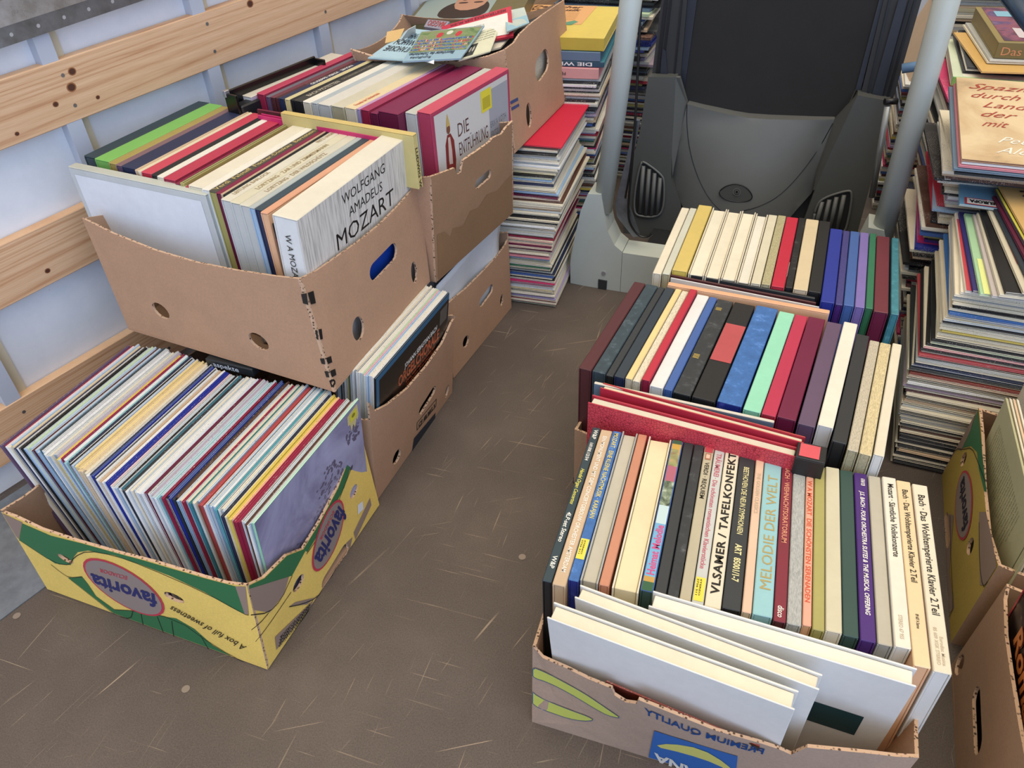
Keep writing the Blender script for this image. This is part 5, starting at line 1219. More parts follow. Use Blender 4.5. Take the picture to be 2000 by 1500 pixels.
# ================================================================== FLAT PILES OF RECORDS
def flatM(nr, l, tilt=0):
    """nr: near right corner; returns matrix for a flat sleeve (local x up, spine towards the camera)"""
    l = l.normalized(); X = Vector((0, 0, 1)); Z = -l; Y = Z.cross(X)
    O = nr+l*.312
    return Matrix(((X.x, Y.x, Z.x, O.x), (X.y, Y.y, Z.y, O.y), (X.z, Y.z, Z.z, O.z), (0, 0, 0, 1)))
def lerp_path(path, z):
    for i in range(len(path)-1):
        if path[i][0] <= z <= path[i+1][0]:
            k = (z-path[i][0])/(path[i+1][0]-path[i][0]); return path[i][1]*(1-k)+path[i+1][1]*k, path[i][2]*(1-k)+path[i+1][2]*k
    return path[-1][1], path[-1][2]
PALM = 'cream cream ivory white black cream charcoal crimson skyblue cream black palegrey olive ivory maroon blue cream white hotpink black beige tan green bluegrey cream red lilac ivory navy yellow cream brown'.split()
def zs(px, py, y0):
    z = .0
    while z < 1.1 and P(px, py, z).y > y0: z += .002
    return z
def pth(pts): return [(zs(px, py, y), *P(px, py, zs(px, py, y)).xy) for px, py, y in pts]
def pile(path, ang, z0, z1, T, cols, label, group, side='R', jit=.006, Lh=.312, stuff=False, twist=.02, rnd=None):
    rr = rnd or R; z = z0; i = 0; n = int((z1-z0)/T); ofs = 0
    while z < z1-T*.5:
        x, y = lerp_path(path, z); c = cols[i % len(cols)] if not callable(cols) else cols(i)
        a = math.radians(ang)+rr.uniform(-twist, twist); l = Vector((math.cos(a), math.sin(a), 0)); u = Vector((l.y, -l.x, 0))
        ofs = ofs*.6+rr.uniform(-jit, jit)
        nr = Vector((x, y, z))+u*ofs+l*rr.uniform(-jit, jit)
        if side == 'L': nr = nr+u*.312
        M4 = flatM(nr, l)
        if stuff:
            STUFF.box(0, T*.93, 0, .312, 0, .312, paper(C[c], .5, 'print'), 0, T=M4)
        else: sleeve(M4, T*.96, .312, .312, c, c if i % 2 else 'cream', label(c, i, n), group, end=endc.get(c, 'ivory') if i % 3 else c)
        z += T; i += 1
def lab(where): return lambda c, i, n: '%s sleeve, %s from the bottom of %s' % (cn(c), ordw(i+1), where)
# ---- pile on the floor beside the grey post
pathA_ = [(0, .1294, 1.8365), (.10, .122, 1.812), (.185, .1165, 1.794), (.26, .1248, 1.7935), (.31, .1454, 1.793), (.355, .1358, 1.800), (.39, .1295, 1.798), (.43, .139, 1.792), (.465, .1358, 1.797), (.49, .137, 1.80)]
pathA = None
low = 'green hotpink cream red cream lilac cream ivory black cream yellow white skyblue pink lilac hotpink purple black cream blue skyblue navy teal charcoal charcoal green bluegrey cream green skyblue lilac pink cream cream maroon burgundy burgundy burgundy red cream red crimson black palegrey cream grey maroon white black charcoal black black black cream skyblue tan tan cream cream brown burgundy burgundy blue skyblue black cream cream navy navy skyblue green black olive cream cream white skyblue ivory cream palegrey cream black bluegrey palegrey cream red red crimson olive charcoal brown black blue skyblue lilac skyblue white green cream skyblue ivory bluegrey cream mauve cream'.split()
pathA = pth([(1084, 601, 1.8365), (1079, 540, 1.83), (1076, 502, 1.822), (1082, 451, 1.83), (1098, 415, 1.84), (1090, 380, 1.85), (1085, 355, 1.86), (1093, 326, 1.87), (1092, 302, 1.875)])
pile(pathA, 72, .001, .434, .0052, low, lab('the floor pile beside the grey post'), 'floor pile beside the grey post', jit=.005)
def redbits(mb, T, L, H):
    rr = random.Random(2)
    for k in range(9):
        for j in range(3):
            x = .03+rr.uniform(0, .05); y = .06+k*.033; 
            w = rr.uniform(.3, .9)*.03; mb.add([(T+.0006, y0_, z0_) for y0_, z0_ in ((.08+x, H-y-j*.006), (.08+x+w, H-y-j*.006), (.08+x+w, H-y-j*.006-.002), (.08+x, H-y-j*.006-.002))], [[0, 1, 2, 3]], flat('#d88c8c'))
l = Vector((math.cos(math.radians(71)), math.sin(math.radians(71)), 0)); nr = P(1097, 285, .447); nr.z = .439
sleeve(flatM(nr, l), .004, .312, .312, 'red', '#c81e3c', 'bright red record cover with small print on top of the floor pile', None, extra=redbits, mk='paper')
# ---- second pile behind: yellow set on top
pathB = [(0, .27, 2.20), (.3, .275, 2.19), (.45, .268, 2.16), (.6, .288, 2.18)]
pile(pathB, 75, .0, .36, .006, PALM, None, None, stuff=True)
pile(pathB, 75, .36, .505, .0058, 'ivory cream navy blue cream tan cream lilac mauve palegrey black charcoal black cream ivory black palegrey tan cream black grey charcoal white black palegrey'.split(), None, None, jit=.009, stuff=True)
def flatset(nr, ang, T, top, side, label, texts=None, kind='case', W=.32, **kw):
    l = Vector((math.cos(math.radians(ang)), math.sin(math.radians(ang)), 0)); M4 = flatM(nr, l)
    def ex(mb, T_, L, H):
        for tx in texts or []:
            st, x0, x1, v0, v1, m, inv = tx[:7]; kk = tx[7] if len(tx) > 7 else {}
            # spine face is local z=H ; local y runs to the left, local x up
            f = lambda a, b: (T_*b, L*(1-a), H+.0006)
            if inv: text(mb, f, st, (x1, v1), (x0-x1, 0), (0, v0-v1), m, **kk)
            else: text(mb, f, st, (x0, v0), (x1-x0, 0), (0, v1-v0), m, **kk)
        if 'cover' in kw: kw['cover'](mb, T_, L, H)
    return boxset(M4, T, W, W*.985, kind, top, side, label, extra=ex, **{k: v for k, v in kw.items() if k != 'cover'})
def at(z, dx=0, dy=0): x, y = lerp_path(pathB, z); return Vector((x+dx, y+dy, z))
flatset(at(.507, -.002), 75, .028, '#d09890', 'pink', 'pink box set lettered FESTKONZERT under the blue opera set', [('FESTKONZERT MIT MUSIK', .20, .72, .3, .6, INK, True)])
flatset(at(.536, .008), 75, .014, '#274a5c', 'teal', 'dark blue box set lettered DIE WELT DER OPER upside down', [('DIE WELT DER OPER', .10, .90, .2, .85, WHITEINK, True, dict(bold=.02))])
flatset(at(.551, -.004), 74, .024, 'bluegrey', '#365a70', 'plain blue-grey box set directly beneath the yellow one')
def yc(mb, T, L, H):
    # top cover is local x=T ; orange sheet with a wreath
    f = lambda a, b, o=.0006: (T+o, L*(1-a), H*(1-b))
    q = lambda pts, m, o: mb.add([f(a, b, o) for a, b in pts], [list(range(len(pts)))], m)
    q([(.05, .36), (.74, .38), (.78, 1.0), (.05, 1.0)], flat('#dba468', .5), .0006)
    for pts in ([(.42, .37), (.56, .40), (.66, .50), (.70, .46), (.66, .36), (.50, .34)], [(.03, .36), (.20, .40), (.30, .36), (.1, .33)]): q(pts, flat('#5a9070', .5), .0009)
    tm = flat('#5a3a28', .5)
    for i, (s, y, h) in enumerate((('Deutscher', .90, .07), ('Volksmusik', .80, .075))): text(mb, lambda u, v: f(u, v, .0011), s, (.20, y), (.46, 0), (0, h), tm, shear=.3, bold=.03)
    for i in range(6): text(mb, lambda u, v: f(u, v, .0011), 'Lieder und Tanze aus der Heimat', (.16, .74-.045*i), (.5, 0), (0, .018), flat('#a8804c', .5))
flatset(at(.576, .002), 74, .033, '#c2a83c', 'yellow', 'mustard yellow box set with orange Volksmusik sheet on its lid', None, cover=yc)
# ---- stack behind box E: set with a portrait
pp = P(1003, 18, .70); 
pile([(0, -.02, 2.50), (.6, -.02, 2.50)], 66, 0, .60, .006, PALM, None, None, stuff=True)
def portrait(mb, T, L, H):
    f = lambda a, b, o=.0006: (T+o, L*(1-a), H*(1-b))
    def q(pts, m, o): vs, fs = tri2d(pts, [], 0); mb.add([f(a, b, o) for a, b in vs], [g for g in fs], m)
    q([(.03, .03), (.72, .03), (.72, .97), (.03, .97)], flat('#93a29c', .5), .0006)
    q(smooth2([(.26, .02), (.70, .02), (.66, .22), (.5, .30), (.34, .24), (.22, .12)], 2, True), flat('#2a1e1a', .5), .0008)
    q(ell(.48, .30, .15, .20), flat('#b88a70', .5), .0010); q(smooth2([(.28, .02), (.68, .02), (.62, .14), (.48, .10), (.34, .15)], 2, True), flat('#2a1e1a', .5), .0012)
    for x in (.42, .55): q(ell(x, .24, .022, .010), flat('#3a2620', .5), .0014); q(ell(x, .205, .035, .007), flat('#3a2620', .5), .0014)
    q(ell(.485, .30, .016, .03), flat('#a87860', .5), .0014)
def portr(mb, S):
    ov = lambda pts, m, o: overlay(mb, S, [(S.w*a, S.h*b) for a, b in pts], m, o, 0)
    ov([(.03, .06), (.70, .06), (.70, .97), (.03, .97)], flat('#93a29c', .5), .0006)
    ov(smooth2([(.25, .08), (.66, .08), (.68, .30), (.60, .45), (.34, .45), (.22, .30)], 2, True), flat('#2a1e1a', .5), .0009)
    ov(smooth2([(.33, .30), (.45, .22), (.60, .28), (.63, .50), (.60, .95), (.36, .95), (.32, .55)], 1, True), flat('#b88a70', .5), .0012)
    for x in (.40, .54): ov(ell(x, .48, .03, .03, 0, 12), flat('#3a2620', .5), .0015); ov(ell(x, .40, .045, .016, 0, 12), flat('#3a2620', .5), .0015)
    ov(ell(.47, .62, .02, .08, 0, 12), flat('#a87860', .5), .0015)
card([(788, 50), (1010, 38), (862, -38), (1060, -50)], [.70, .70, .70, .70], .035, paper('#6b6440', .4), 'record_box_set', 'olive box set with a portrait of a dark haired person, far behind the high box', 'record box set', portr)
# ---- pile behind the post
pathD = [(0, .50, 2.62), (.3, .49, 2.60), (.5, .47, 2.55), (.62, .50, 2.60), (.8, .48, 2.6)]
pile(pathD, 68, 0, .30, .006, PALM, None, None, stuff=True)
pile(pathD, 68, .30, .62, .0085, 'palegrey cream charcoal navy olive red cream grey black bluegrey charcoal olive mauve palegrey lilac black cream black royal skyblue royal royal royal brown charcoal tan black skyblue blue cream palegreen bluegrey black charcoal cream white ivory cream'.split(), None, None, jit=.02, twist=.12, stuff=True)

# ================================================================== RIGHT HAND PILES
dirQ = math.degrees(math.atan2(*(reversed([(P(1743, 904, 0)-P(1837, 925, 0)).x, (P(1743, 904, 0)-P(1837, 925, 0)).y]))))
angQ = dirQ-90
pathQ = pth([(1743, 904, 1.182), (1760, 800, 1.19), (1766, 752, 1.20), (1775, 712, 1.20), (1797, 686, 1.20), (1833, 652, 1.20), (1852, 610, 1.19), (1876, 573, 1.18)])
lowQ = 'tan black black charcoal cream black black tan black black cream black palegrey black charcoal black tan brown cream charcoal slate grey cream grey black black cream palegrey black tan black black cream maroon grey mauve ivory white charcoal cream rust rust cream charcoal blue navy grey palegrey maroon brick cream black hotpink black green black black cream yellow yellow cream cream cream black skyblue cream denim denim cream black charcoal cream cream grey ivory ivory cream black cream palegrey cream white blue black cream skyblue navy purple purple black ivory ivory cream cream white'.split()
pile(pathQ, angQ, .001, pathQ[-1][0], .0056, lowQ, lab('the big right hand pile'), 'big right hand pile of sleeves', side='L', jit=.005)
zq = pathQ[-1][0]
def flatcover(nL, fL, z, top, side, label, T=.0045, L=None, extra=None, kind='sleeve', tilt=0, W=.312, **kw):
    a = P(*nL, z); b = P(*fL, z+tilt); l = (b-a); D = L or .312; l = l.normalized()
    h = Vector((l.x, l.y, 0)).normalized(); u = Vector((h.y, -h.x, 0)); X = u.cross(l).normalized(); Z = -l; Y = Z.cross(X); 
    O = a+u*W+l*D
    M4 = Matrix(((X.x, Y.x, Z.x, O.x), (X.y, Y.y, Z.y, O.y), (X.z, Y.z, Z.z, O.z), (0, 0, 0, 1)))
    if kind == 'sleeve': return sleeve(M4, T, W, D, top, side, label, None, extra=extra, mk='paper', **kw)
    return boxset(M4, T, W, D, kind, top, side, label, extra=extra, **kw)
def strip(col, x0, x1, y0=0, y1=1):
    def f(mb, T, L, H): mb.add([(T*.95+.0006, L*(1-x0), H*(1-y0)), (T*.95+.0006, L*(1-x0), H*(1-y1)), (T*.95+.0006, L*(1-x1), H*(1-y1)), (T*.95+.0006, L*(1-x1), H*(1-y0))], [[0, 1, 2, 3]], flat(col, .4))
    return f
G_ = [((1884, 572), (1862, 408), 'white', 'ivory', 'white sleeve under the purple edged one on the right pile', strip('#b8424a', .005, .03, .0, .9)),
 ((1898, 572), (1868, 404), 'ivory', '#2c2866', 'dark violet sleeve with orange lettering at its corner', lambda mb, T, L, H: text(mb, lambda u, v: (T+.0008, L-v, H-u), 'AGRO', (.005, .028), (.06, 0), (0, -.02), ORI, bold=.03)),
 ((1912, 578), (1878, 402), 'ivory', '#9fc49a', 'pale green and yellow sleeve beside the dark violet one', strip('#d4dc8c', .02, .2, .0, .4)),
 ((1936, 582), (1893, 400), 'palegrey', '#b4aca8', 'grey sleeve in transparent cover on the right pile', None),
 ((1950, 580), (1900, 396), 'cream', '#c8c2ae', 'cream sleeve left of the black one on the right pile', None),
 ((1962, 575), (1905, 393), 'ivory', '#141416', 'black sleeve with cream edge on the right pile', None),
 ((1996, 575), (1918, 392), 'cream', '#c8c0a8', 'cream sleeve right of the black one, fanned', strip('#9c4a44', .03, .06, .3, .7)),
 ((2008, 560), (1924, 380), 'white', '#26303a', 'dark blue-black sleeve fanned near the top of the right pile', None),
 ((2018, 545), (1926, 366), 'maroon', '#5a1c34', 'maroon sleeve fanned under the cardboard brown cover', None),
 ((2026, 530), (1928, 352), 'charcoal', '#4a4048', 'dark grey plum sleeve just under the brown lettered cover', strip('#c4c04c', .005, .02))]
for i, (n_, f_, tp, sd_, lb, ex) in enumerate(G_): flatcover(n_, f_, zq+.002+i*.0058, tp, sd_, lb, extra=ex, T=.0055)
def num1(mb, T, L, H):
    for i, (s, y, w) in enumerate((('NUMBER ONE', .16, .9), ('JOHNNY', .36, .6))):
        text(mb, lambda u, v: (T+.0008, L-u, H-v), s, (.035+.05*i, .29), (0, -.26*w), (.035, 0), flat('#3c3028', .5), bold=.05)
    e = [(T+.0008, L-x, H-y) for x, y in ell(.15, .25, .05, .03, 0, 20)]; mb.add(e, [list(range(20))], flat('#b85a2c', .5)); mb.add([(T+.001, L-x, H-y) for x, y in ell(.15, .25, .042, .022, 0, 20)], [list(range(20))], flat('#c8a468', .5))
flatcover((2034, 520), (1933, 337), zq+.062, '#c8a468', '#c8a468', 'kraft brown cover lettered NUMBER ONE topping the right pile', extra=num1)
# ---- middle right pile
pathR = pth([(1752, 770, 1.50), (1760, 640, 1.50), (1770, 560, 1.51), (1776, 511, 1.52), (1795, 470, 1.52), (1812, 446, 1.52), (1838, 385, 1.52), (1846, 352, 1.51), (1870, 322, 1.47)])
colR = 'black charcoal maroon cream maroon grey red black cream white black navy black brown cream tan black cream royal hotpink purple black olive blue cream ivory brown black cream cream red skyblue red cream palegrey mauve white black cream tan ivory black palegrey charcoal brown tan ivory cream white ivory olive cream white grey bluegrey skyblue tan palegrey ivory cream white black grey yellow cream cream hotpink skyblue white ivory'.split()
pile(pathR, 68, 0, .20, .006, PALM, None, None, side='L', stuff=True)
pile(pathR, 68, .20, pathR[-1][0]-.002, .0068, colR, None, None, side='L', jit=.013, twist=.05, stuff=True)
# blue euro labelled covers sticking out
def europa(mb, T, L, H):
    pass
nr = P(1938, 385, .47)
M4 = flatM(Vector((P(1914, 396, .46).x, P(1914, 396, .46).y, .455)), Vector((math.cos(math.radians(72)), math.sin(math.radians(72)), 0)))
def eu(mb, T, L, H):
    f = lambda a, b: (T+.0006, L*(1-a)*1, H-b)
    q = lambda x0, x1, y0, y1, m, o: mb.add([(T+o, L-x0, H-y0), (T+o, L-x0, H-y1), (T+o, L-x1, H-y1), (T+o, L-x1, H-y0)], [[0, 1, 2, 3]], m)
    q(.010, .072, .004, .034, flat('#b8323c', .4), .0006); q(.014, .068, .007, .031, flat('#d8d4cc', .4), .0008); text(mb, lambda u, v: (T+.001, L-u, H-v), 'EUROPA', (.064, .025), (-.046, 0), (0, -.012), INK, bold=.06)
a = P(1876, 398, .47)
flatcover((1872, 402), (1872, 345), .47, 'cream', '#6a9ab8', 'light blue cover with a red framed EUROPA label under the operetta cover', extra=eu, L=.25, W=.11)
def spaz(mb, T, L, H):
    f = lambda u, v: (T+.001, L-u, H-v)
    mb.add([(T+.0005, .0, .0), (T+.0005, L, .0), (T+.0005, L, H), (T+.0005, 0, H)], [[0, 1, 2, 3]], splash('operetta_cover', [(.3, '#8c7458'), (.45, '#c0a47c'), (.6, '#d2bc94'), (.75, '#cbb088')], 7, .6))
    rd = flat('#9c3424', .5); wt = flat('#e4dccc', .5)
    for i, (s, x, w, m) in enumerate((('Spaziergang', .035, .24, rd), ('durch das', .04, .19, rd), ('Land', .055, .10, rd), ('der Operette', .045, .25, rd), ('mit', .045, .06, rd), ('Peter', .085, .10, wt), ('Alexander', .10, .19, wt))):
        yy = .042+.042*i+(.01 if i > 4 else 0); y2 = .315-yy
        text(mb, lambda u, v: (T+.0012, L-u, H-v), s, (x, .31-(.31-yy)), (w, 0), (0, -.024), m, shear=.6, bold=0)
ns = .568
a = P(1877, 315, ns); b = P(1867, 167, ns+.05); l = (b-a).normalized(); ur = (P(2000, 322, ns)-a).normalized(); X = ur.cross(l).normalized(); ur = l.cross(X)
def orient(a, ur, l, T, W, D):
    X = ur.cross(l).normalized(); Z = -l; Y = Z.cross(X); O = a+ur*W+l*D
    return Matrix(((X.x, Y.x, Z.x, O.x), (X.y, Y.y, Z.y, O.y), (X.z, Y.z, Z.z, O.z), (0, 0, 0, 1)))
def spaz2(mb, T, L, H):   # rows run from the far edge to the near edge
    mb.add([(T+.0005, 0, 0), (T+.0005, L, 0), (T+.0005, L, H), (T+.0005, 0, H)], [[0, 1, 2, 3]], splash('operetta_cover', [(.3, '#8c7458'), (.45, '#c0a47c'), (.6, '#d2bc94'), (.75, '#cbb088')], 7, .6))
    rd = flat('#9c3424', .5); wt = flat('#e4dccc', .5)
    for i, (s, x, w, m) in enumerate((('Spaziergang', .022, .24, rd), ('durch das', .025, .16, rd), ('Land', .045, .09, rd), ('der Operette', .04, .25, rd), ('mit', .04, .05, rd), ('Peter', .065, .09, wt), ('Alexander', .06, .17, wt))):
        yy = .044+.036*i+(.02 if i > 4 else 0)
        text(mb, lambda u, v: (T+.0012, L-u, v), s, (x, yy), (w, 0), (0, -.022), m, shear=.6, bold=0)
M4 = orient(a, ur, l, .005, .315, .312)
sleeve(M4, .005, .315, .312, 'rust', '#c0a47c', 'cream cover with red script about an operetta stroll, standing out on the middle pile', None, extra=spaz2, mk='paper')
for i, (c, dx) in enumerate((('white', .0), ('pink', -.004), ('bluegrey', -.012), ('white', -.010), ('charcoal', -.006))):
    M4 = orient(a-X*(.0055*(i+1))+ur*dx-l*.004*(i % 3), ur, l, .005, .315, .312)
    sleeve(M4, .0048, .313, .312, c, c, '%s sleeve, %s beneath the operetta cover with red script' % (cn(c), ordw(i+1)), None, mk='paper')
# ---- far right pile with the gold box
l3 = Vector((math.cos(math.radians(74)), math.sin(math.radians(74)), 0))
pathS = pth([(1800, 500, 1.82), (1820, 380, 1.82), (1835, 300, 1.82), (1850, 225, 1.82), (1858, 190, 1.82)])
pathS = [(0, pathS[0][1]-.02, 1.82)]+pathS
pile(pathS, 72, 0, pathS[-1][0], .0065, PALM, None, None, side='L', stuff=True, jit=.012)
zc = pathS[-1][0]+.004
flatcover((1856, 168), (1843, 85), zc, 'limegreen', '#c9d4b8', 'lime green and white box set sticking out left of the Brandenburg set', T=.022, kind='case', W=.31, L=.31)
def br(mb, T, L, H):
    f = lambda a, b: (b, L-a, H+.0006)
    text(mb, f, 'J.S.BACH · Brandenburgische Konzerte', (.014, T*.3), (.27, 0), (0, T*.4), INK, shear=.2)
flatcover((1877, 164), (1864, 80), zc+.004, '#cfc8b8', 'ivory', 'off-white box set lettered J.S. BACH Brandenburgische Konzerte', T=.018, kind='case', extra=br, W=.31, L=.31)
zt = zc+.024
for i, (nn, ff, c, lb) in enumerate((((1880, 142), (1858, 62), 'black', 'black sleeve above the Brandenburg set'), ((1886, 138), (1866, 60), 'ivory', 'white edged sleeve under the yellow cover'), ((1889, 134), (1870, 58), 'charcoal', 'dark sleeve with grey border under the yellow cover'))):
    flatcover(nn, ff, zt+i*.0055, c, c, lb)
def ylw(mb, T, L, H):
    e = [(T+.0008, L-x, H-y) for x, y in ell(.06, .17, .035, .03, .4, 14)]; mb.add(e, [list(range(14))], flat('#5a3434', .5))
    text(mb, lambda u, v: (T+.0008, L-u, H-v), 'Oper', (.10, .035), (.16, 0), (0, -.026), flat('#8c3c7c', .5), shear=.4, bold=.02)
flatcover((1916, 143), (1858, 62), zt+.018, '#d0a860', '#d0a860', 'turned yellow-orange cover with a dark round shape under the gold box', extra=ylw)
flatcover((1927, 124), (1872, 40), zt+.024, 'ivory', 'cream', 'upper cream sleeve between yellow-orange cover and gold box')
flatcover((1932, 120), (1876, 34), zt+.029, 'ivory', 'palegrey', 'pale sleeve directly beneath the gold box')
def dasw(mb, T, L, H):
    text(mb, lambda a, b: (b, L-a, H+.0006), 'Das weisse Rössl', (.012, T*.22), (.20, 0), (0, T*.5), flat('#d08c60', .4), bold=0)
    q = lambda pts, m, o: mb.add([(T+o, L-x, H-y) for x, y in pts], [list(range(len(pts)))], m)
    q([(.014, .012), (.3, .012), (.3, .305), (.014, .305)], splash('sunset_print', [(.3, '#3a2440'), (.45, '#5c2c48'), (.55, '#8c4858'), (.66, '#4a3a6a'), (.8, '#a87888')], 9, 1.5), .0006)
    q([(.10, .24), (.15, .28), (.30, .12), (.30, .04), (.26, .04)], flat('#c89a48', .5), .0009)
    q([(.035, .22), (.075, .22), (.075, .27), (.035, .27)], flat('#7fb0c4', .4), .0011); q([(.05, .04), (.10, .025), (.10, .11), (.05, .12)], flat('#c9bfc0', .4), .0012)
    text(mb, lambda u, v: (T+.0013, L-u, H-v), 'Operette', (.13, .225), (.14, -.13), (.012, .016), INK, shear=.3, bold=.01)
flatcover((1940, 114), (1886, 26), zt+.034, '#7a6a3c', '#8c7c48', 'gold box set lettered Das w with a dark red sunset cover', T=.036, kind='case', extra=dasw, W=.315, L=.31)
# leaning sleeves beside the deck, far behind the right tube
pb = P(1800, 135, .45)
for i in range(7):
    O = Vector((pb.x+.004*i, pb.y+.05, .40)); M4 = frame(O, Vector((.93, -.25, -.38)))
    STUFF.box(0, .0035, 0, .31, 0, .30, paper(C[['tan', 'gold', 'cream', 'ivory', 'khaki', 'cream', 'tan'][i]], .5, 'paper'), 0, T=M4)
pile([(0, pb.x-.02, pb.y+.03), (.5, pb.x-.02, pb.y+.03)], 70, 0, .40, .008, PALM, None, None, side='L', stuff=True)
# fill of pale and grey sleeves behind everything at the top right
pile([(0, 1.25, 2.30), (.8, 1.25, 2.30)], 72, 0, .66, .008, 'tan cream ivory khaki tan grey cream black'.split(), None, None, side='L', stuff=True)

# ================================================================== CONTENTS OF THE RIGHT HAND BOXES
def standing(farT, nearT, z, H, T, top, side, label, extra=None, L=.313, lean=0, off=0):
    a = P(*farT, z); b = P(*nearT, z); l = (a-b).normalized(); u = Vector((l.y, -l.x, 0))
    Z = Vector((0, 0, 1))*math.cos(lean)+u*math.sin(lean); X = u*math.cos(lean)-Vector((0, 0, 1))*math.sin(lean)
    O = a-l*L-Z*H+u*off; M4 = Matrix(((X.x, l.x, Z.x, O.x), (X.y, l.y, Z.y, O.y), (X.z, l.z, Z.z, O.z), (0, 0, 0, 1)))
    return sleeve(M4, T, L, H, top, side, label, None, extra=extra, mk='paper')
def backcov(mb, T, L, H):
    # the face towards the aisle is local x=0; lines run with the vertical
    f = lambda u, v: (-.0006, L-v, H-u)
    for i in range(26):
        w = .10+.04*math.sin(i*1.7); text(mb, f, 'Die Aufnahme entstand im Jahre bei der', (.04, .03+i*.0085), (w, 0), (0, -.003), flat('#5a5c40', .6), bold=0)
    for i in range(20): text(mb, f, 'Orchester und Chor unter der Leitung', (.18, .05+i*.0085), (.09, 0), (0, -.003), flat('#5a5c40', .6), bold=0)
    mb.add([(-.0004, L*.04, .01), (-.0004, L*.045, .01), (-.0004, L*.045, H-.012), (-.0004, L*.04, H-.012)], [[0, 1, 2, 3]], flat('#5a5c40', .6))
standing((1964, 776), (2002, 938), .318, .31, .004, '#b8b48c', '#b4b088', 'pale yellow-green record back cover with fine print in the right printed box', backcov, off=.0)
for i in range(3): standing((1964, 776), (2002, 938), .312, .305, .004, ['cream', 'peach', 'ivory'][i], 'cream', '%s sleeve behind the pale printed cover in the right printed box' % ['cream', 'peach', 'ivory'][i], off=.006+i*.0055, L=.31)
def roman(mb, T, L, H):
    mb.add([(-.0003, .0, .0), (-.0003, L, .0), (-.0003, L, H), (-.0003, 0, H)], [[0, 1, 2, 3]], splash('stage_print', [(.35, '#0c0908'), (.52, '#1c1210'), (.62, '#4a2c20'), (.7, '#8c7a6c'), (.78, '#1a1210')], 14, 2))
    f = lambda u, v: (-.0012, L-u, v)
    text(mb, f, 'Romantik', (.05, H-.10), (.22, 0), (0, .032), flat('#6a2a14', .4), bold=.06); text(mb, lambda u, v: (-.0018, L-u, v), 'Romantik', (.05, H-.10), (.22, 0), (0, .032), flat('#c8783c', .4), bold=.03)
    for p in ([(.0, .0), (.0, .004), (.313, .004), (.313, 0)], [(0, 0), (.004, 0), (.004, .3), (0, .3)]): mb.add([(-.0014, L-a, H-b) for a, b in p], [[0, 1, 2, 3]], flat('#b02438', .4))
_f, _n, _tf, _tn = RBOX
lR = (_f-_n); lR = (_tf-_tn) if lR.length < .01 else lR
lR = RFAV[5]; uR = RFAV[4]; oR = P(1857, 1300, 0)+uR*.016-lR*.045
def stand2(o, H, T, top, side, label, extra=None, L=.315):
    O = o-lR*L; O.z = .008; M4 = Matrix(((uR.x, lR.x, 0, O.x), (uR.y, lR.y, 0, O.y), (0, 0, 1, O.z), (0, 0, 0, 1)))
    return sleeve(M4, T, L, H, top, side, label, None, extra=extra, mk='paper')
stand2(oR, .312, .004, 'black', 'black', 'dark stage photograph cover with orange lettering in the bottom right box', roman, L=.32)
for i in range(2): stand2(oR+uR*(.006+i*.006), .308, .0045, 'cream', 'ivory', 'cream sleeve directly behind the dark stage cover, %s one' % ['left', 'right'][i])

# more sleeves filling the right hand boxes behind the ones in view
for base_, n0, cols_ in ((RFAV[1]-RFAV[5]*.05, 5, 'cream ivory black cream tan navy'), (oR, 4, 'cream black ivory maroon cream white')):
    cl = cols_.split()
    for i in range(44):
        O = base_+uR*(.012+.0075*(i+n0))-lR*(.313+R.uniform(0, .006)); O.z = .008
        STUFF.box(0, .0066, 0, .31, 0, .295+R.uniform(-.004, .003), paper(C[cl[(i*7+i//3) % 6]], .5, 'print'), 0, T=Matrix(((uR.x, lR.x, 0, O.x), (uR.y, lR.y, 0, O.y), (0, 0, 1, O.z), (0, 0, 0, 1))))
tag(STUFF.build('record_sleeves', loc=(0, 0, 0)), 'remaining tightly stacked record sleeves in the hidden and distant parts of the piles', 'record sleeves', kind='stuff')
# ================================================================== FOLDED TREADMILL
TBLUE = plastic('#b0b6ae', .38, 'pale_blue_grey_paint', .04); HOOD = plastic('#5f605c', .5, 'dark_grey_plastic', .05); HOOD2 = plastic('#4b4c48', .5, 'darker_grey_plastic', .05)
BELT = plastic('#232221', .9, 'running_belt_rubber', .12, 900); RAILM = plastic('#2b2b2b', .65, 'ribbed_black_rail', .08); FILM = plastic('#252830', .4, 'blue_film', .2); BLK = flat('#0e0e0f', .35)
t = thing('treadmill', (.6, 1.95, 0), 'folded grey treadmill with pale blue posts and black belt, behind the box sets', 'treadmill')
# floor frame lies in a vertical plane
cax = Vector((math.cos(math.radians(-22)), math.sin(math.radians(-22)), 0)); cn_ = Vector((-cax.y, cax.x, 0)); cp = Vector((.19, 1.954, 0))
def cuv(px, py): q = onpl(px, py, cp, cn_); return ((q-cp).dot(cax), max(0.0, q.z))
def cf(u, v, w): return cp+cax*u+Vector((0, 0, v))-cn_*w
fp = [cuv(*q) for q in ((1114, 553), (1114, 510), (1122, 465), (1134, 412), (1148, 379), (1174, 380), (1180, 420), (1187, 452), (1200, 479), (1216, 492), (1216, 577), (1201, 572), (1140, 563))]
mb = MB(); mb.prism(smooth2(fp[:1]+fp[1:], 0), cf, .0, TBLUE); mb = MB(); mb.prism([(min(u, .1385), v) for u, v in fp], lambda u, v, w: cf(u, v, w), .075, TBLUE); foot = mb.build('foot_cover', t)
mb = MB(); e = [cuv(*q) for q in ((1169, 545), (1186, 548), (1184, 580), (1168, 576))]; mb.prism([(u, max(.0, v)) for u, v in e], lambda u, v, w: cf(u, v, w+.004), .03, flat('#2a2c2e', .5)); mb.build('caster', t)
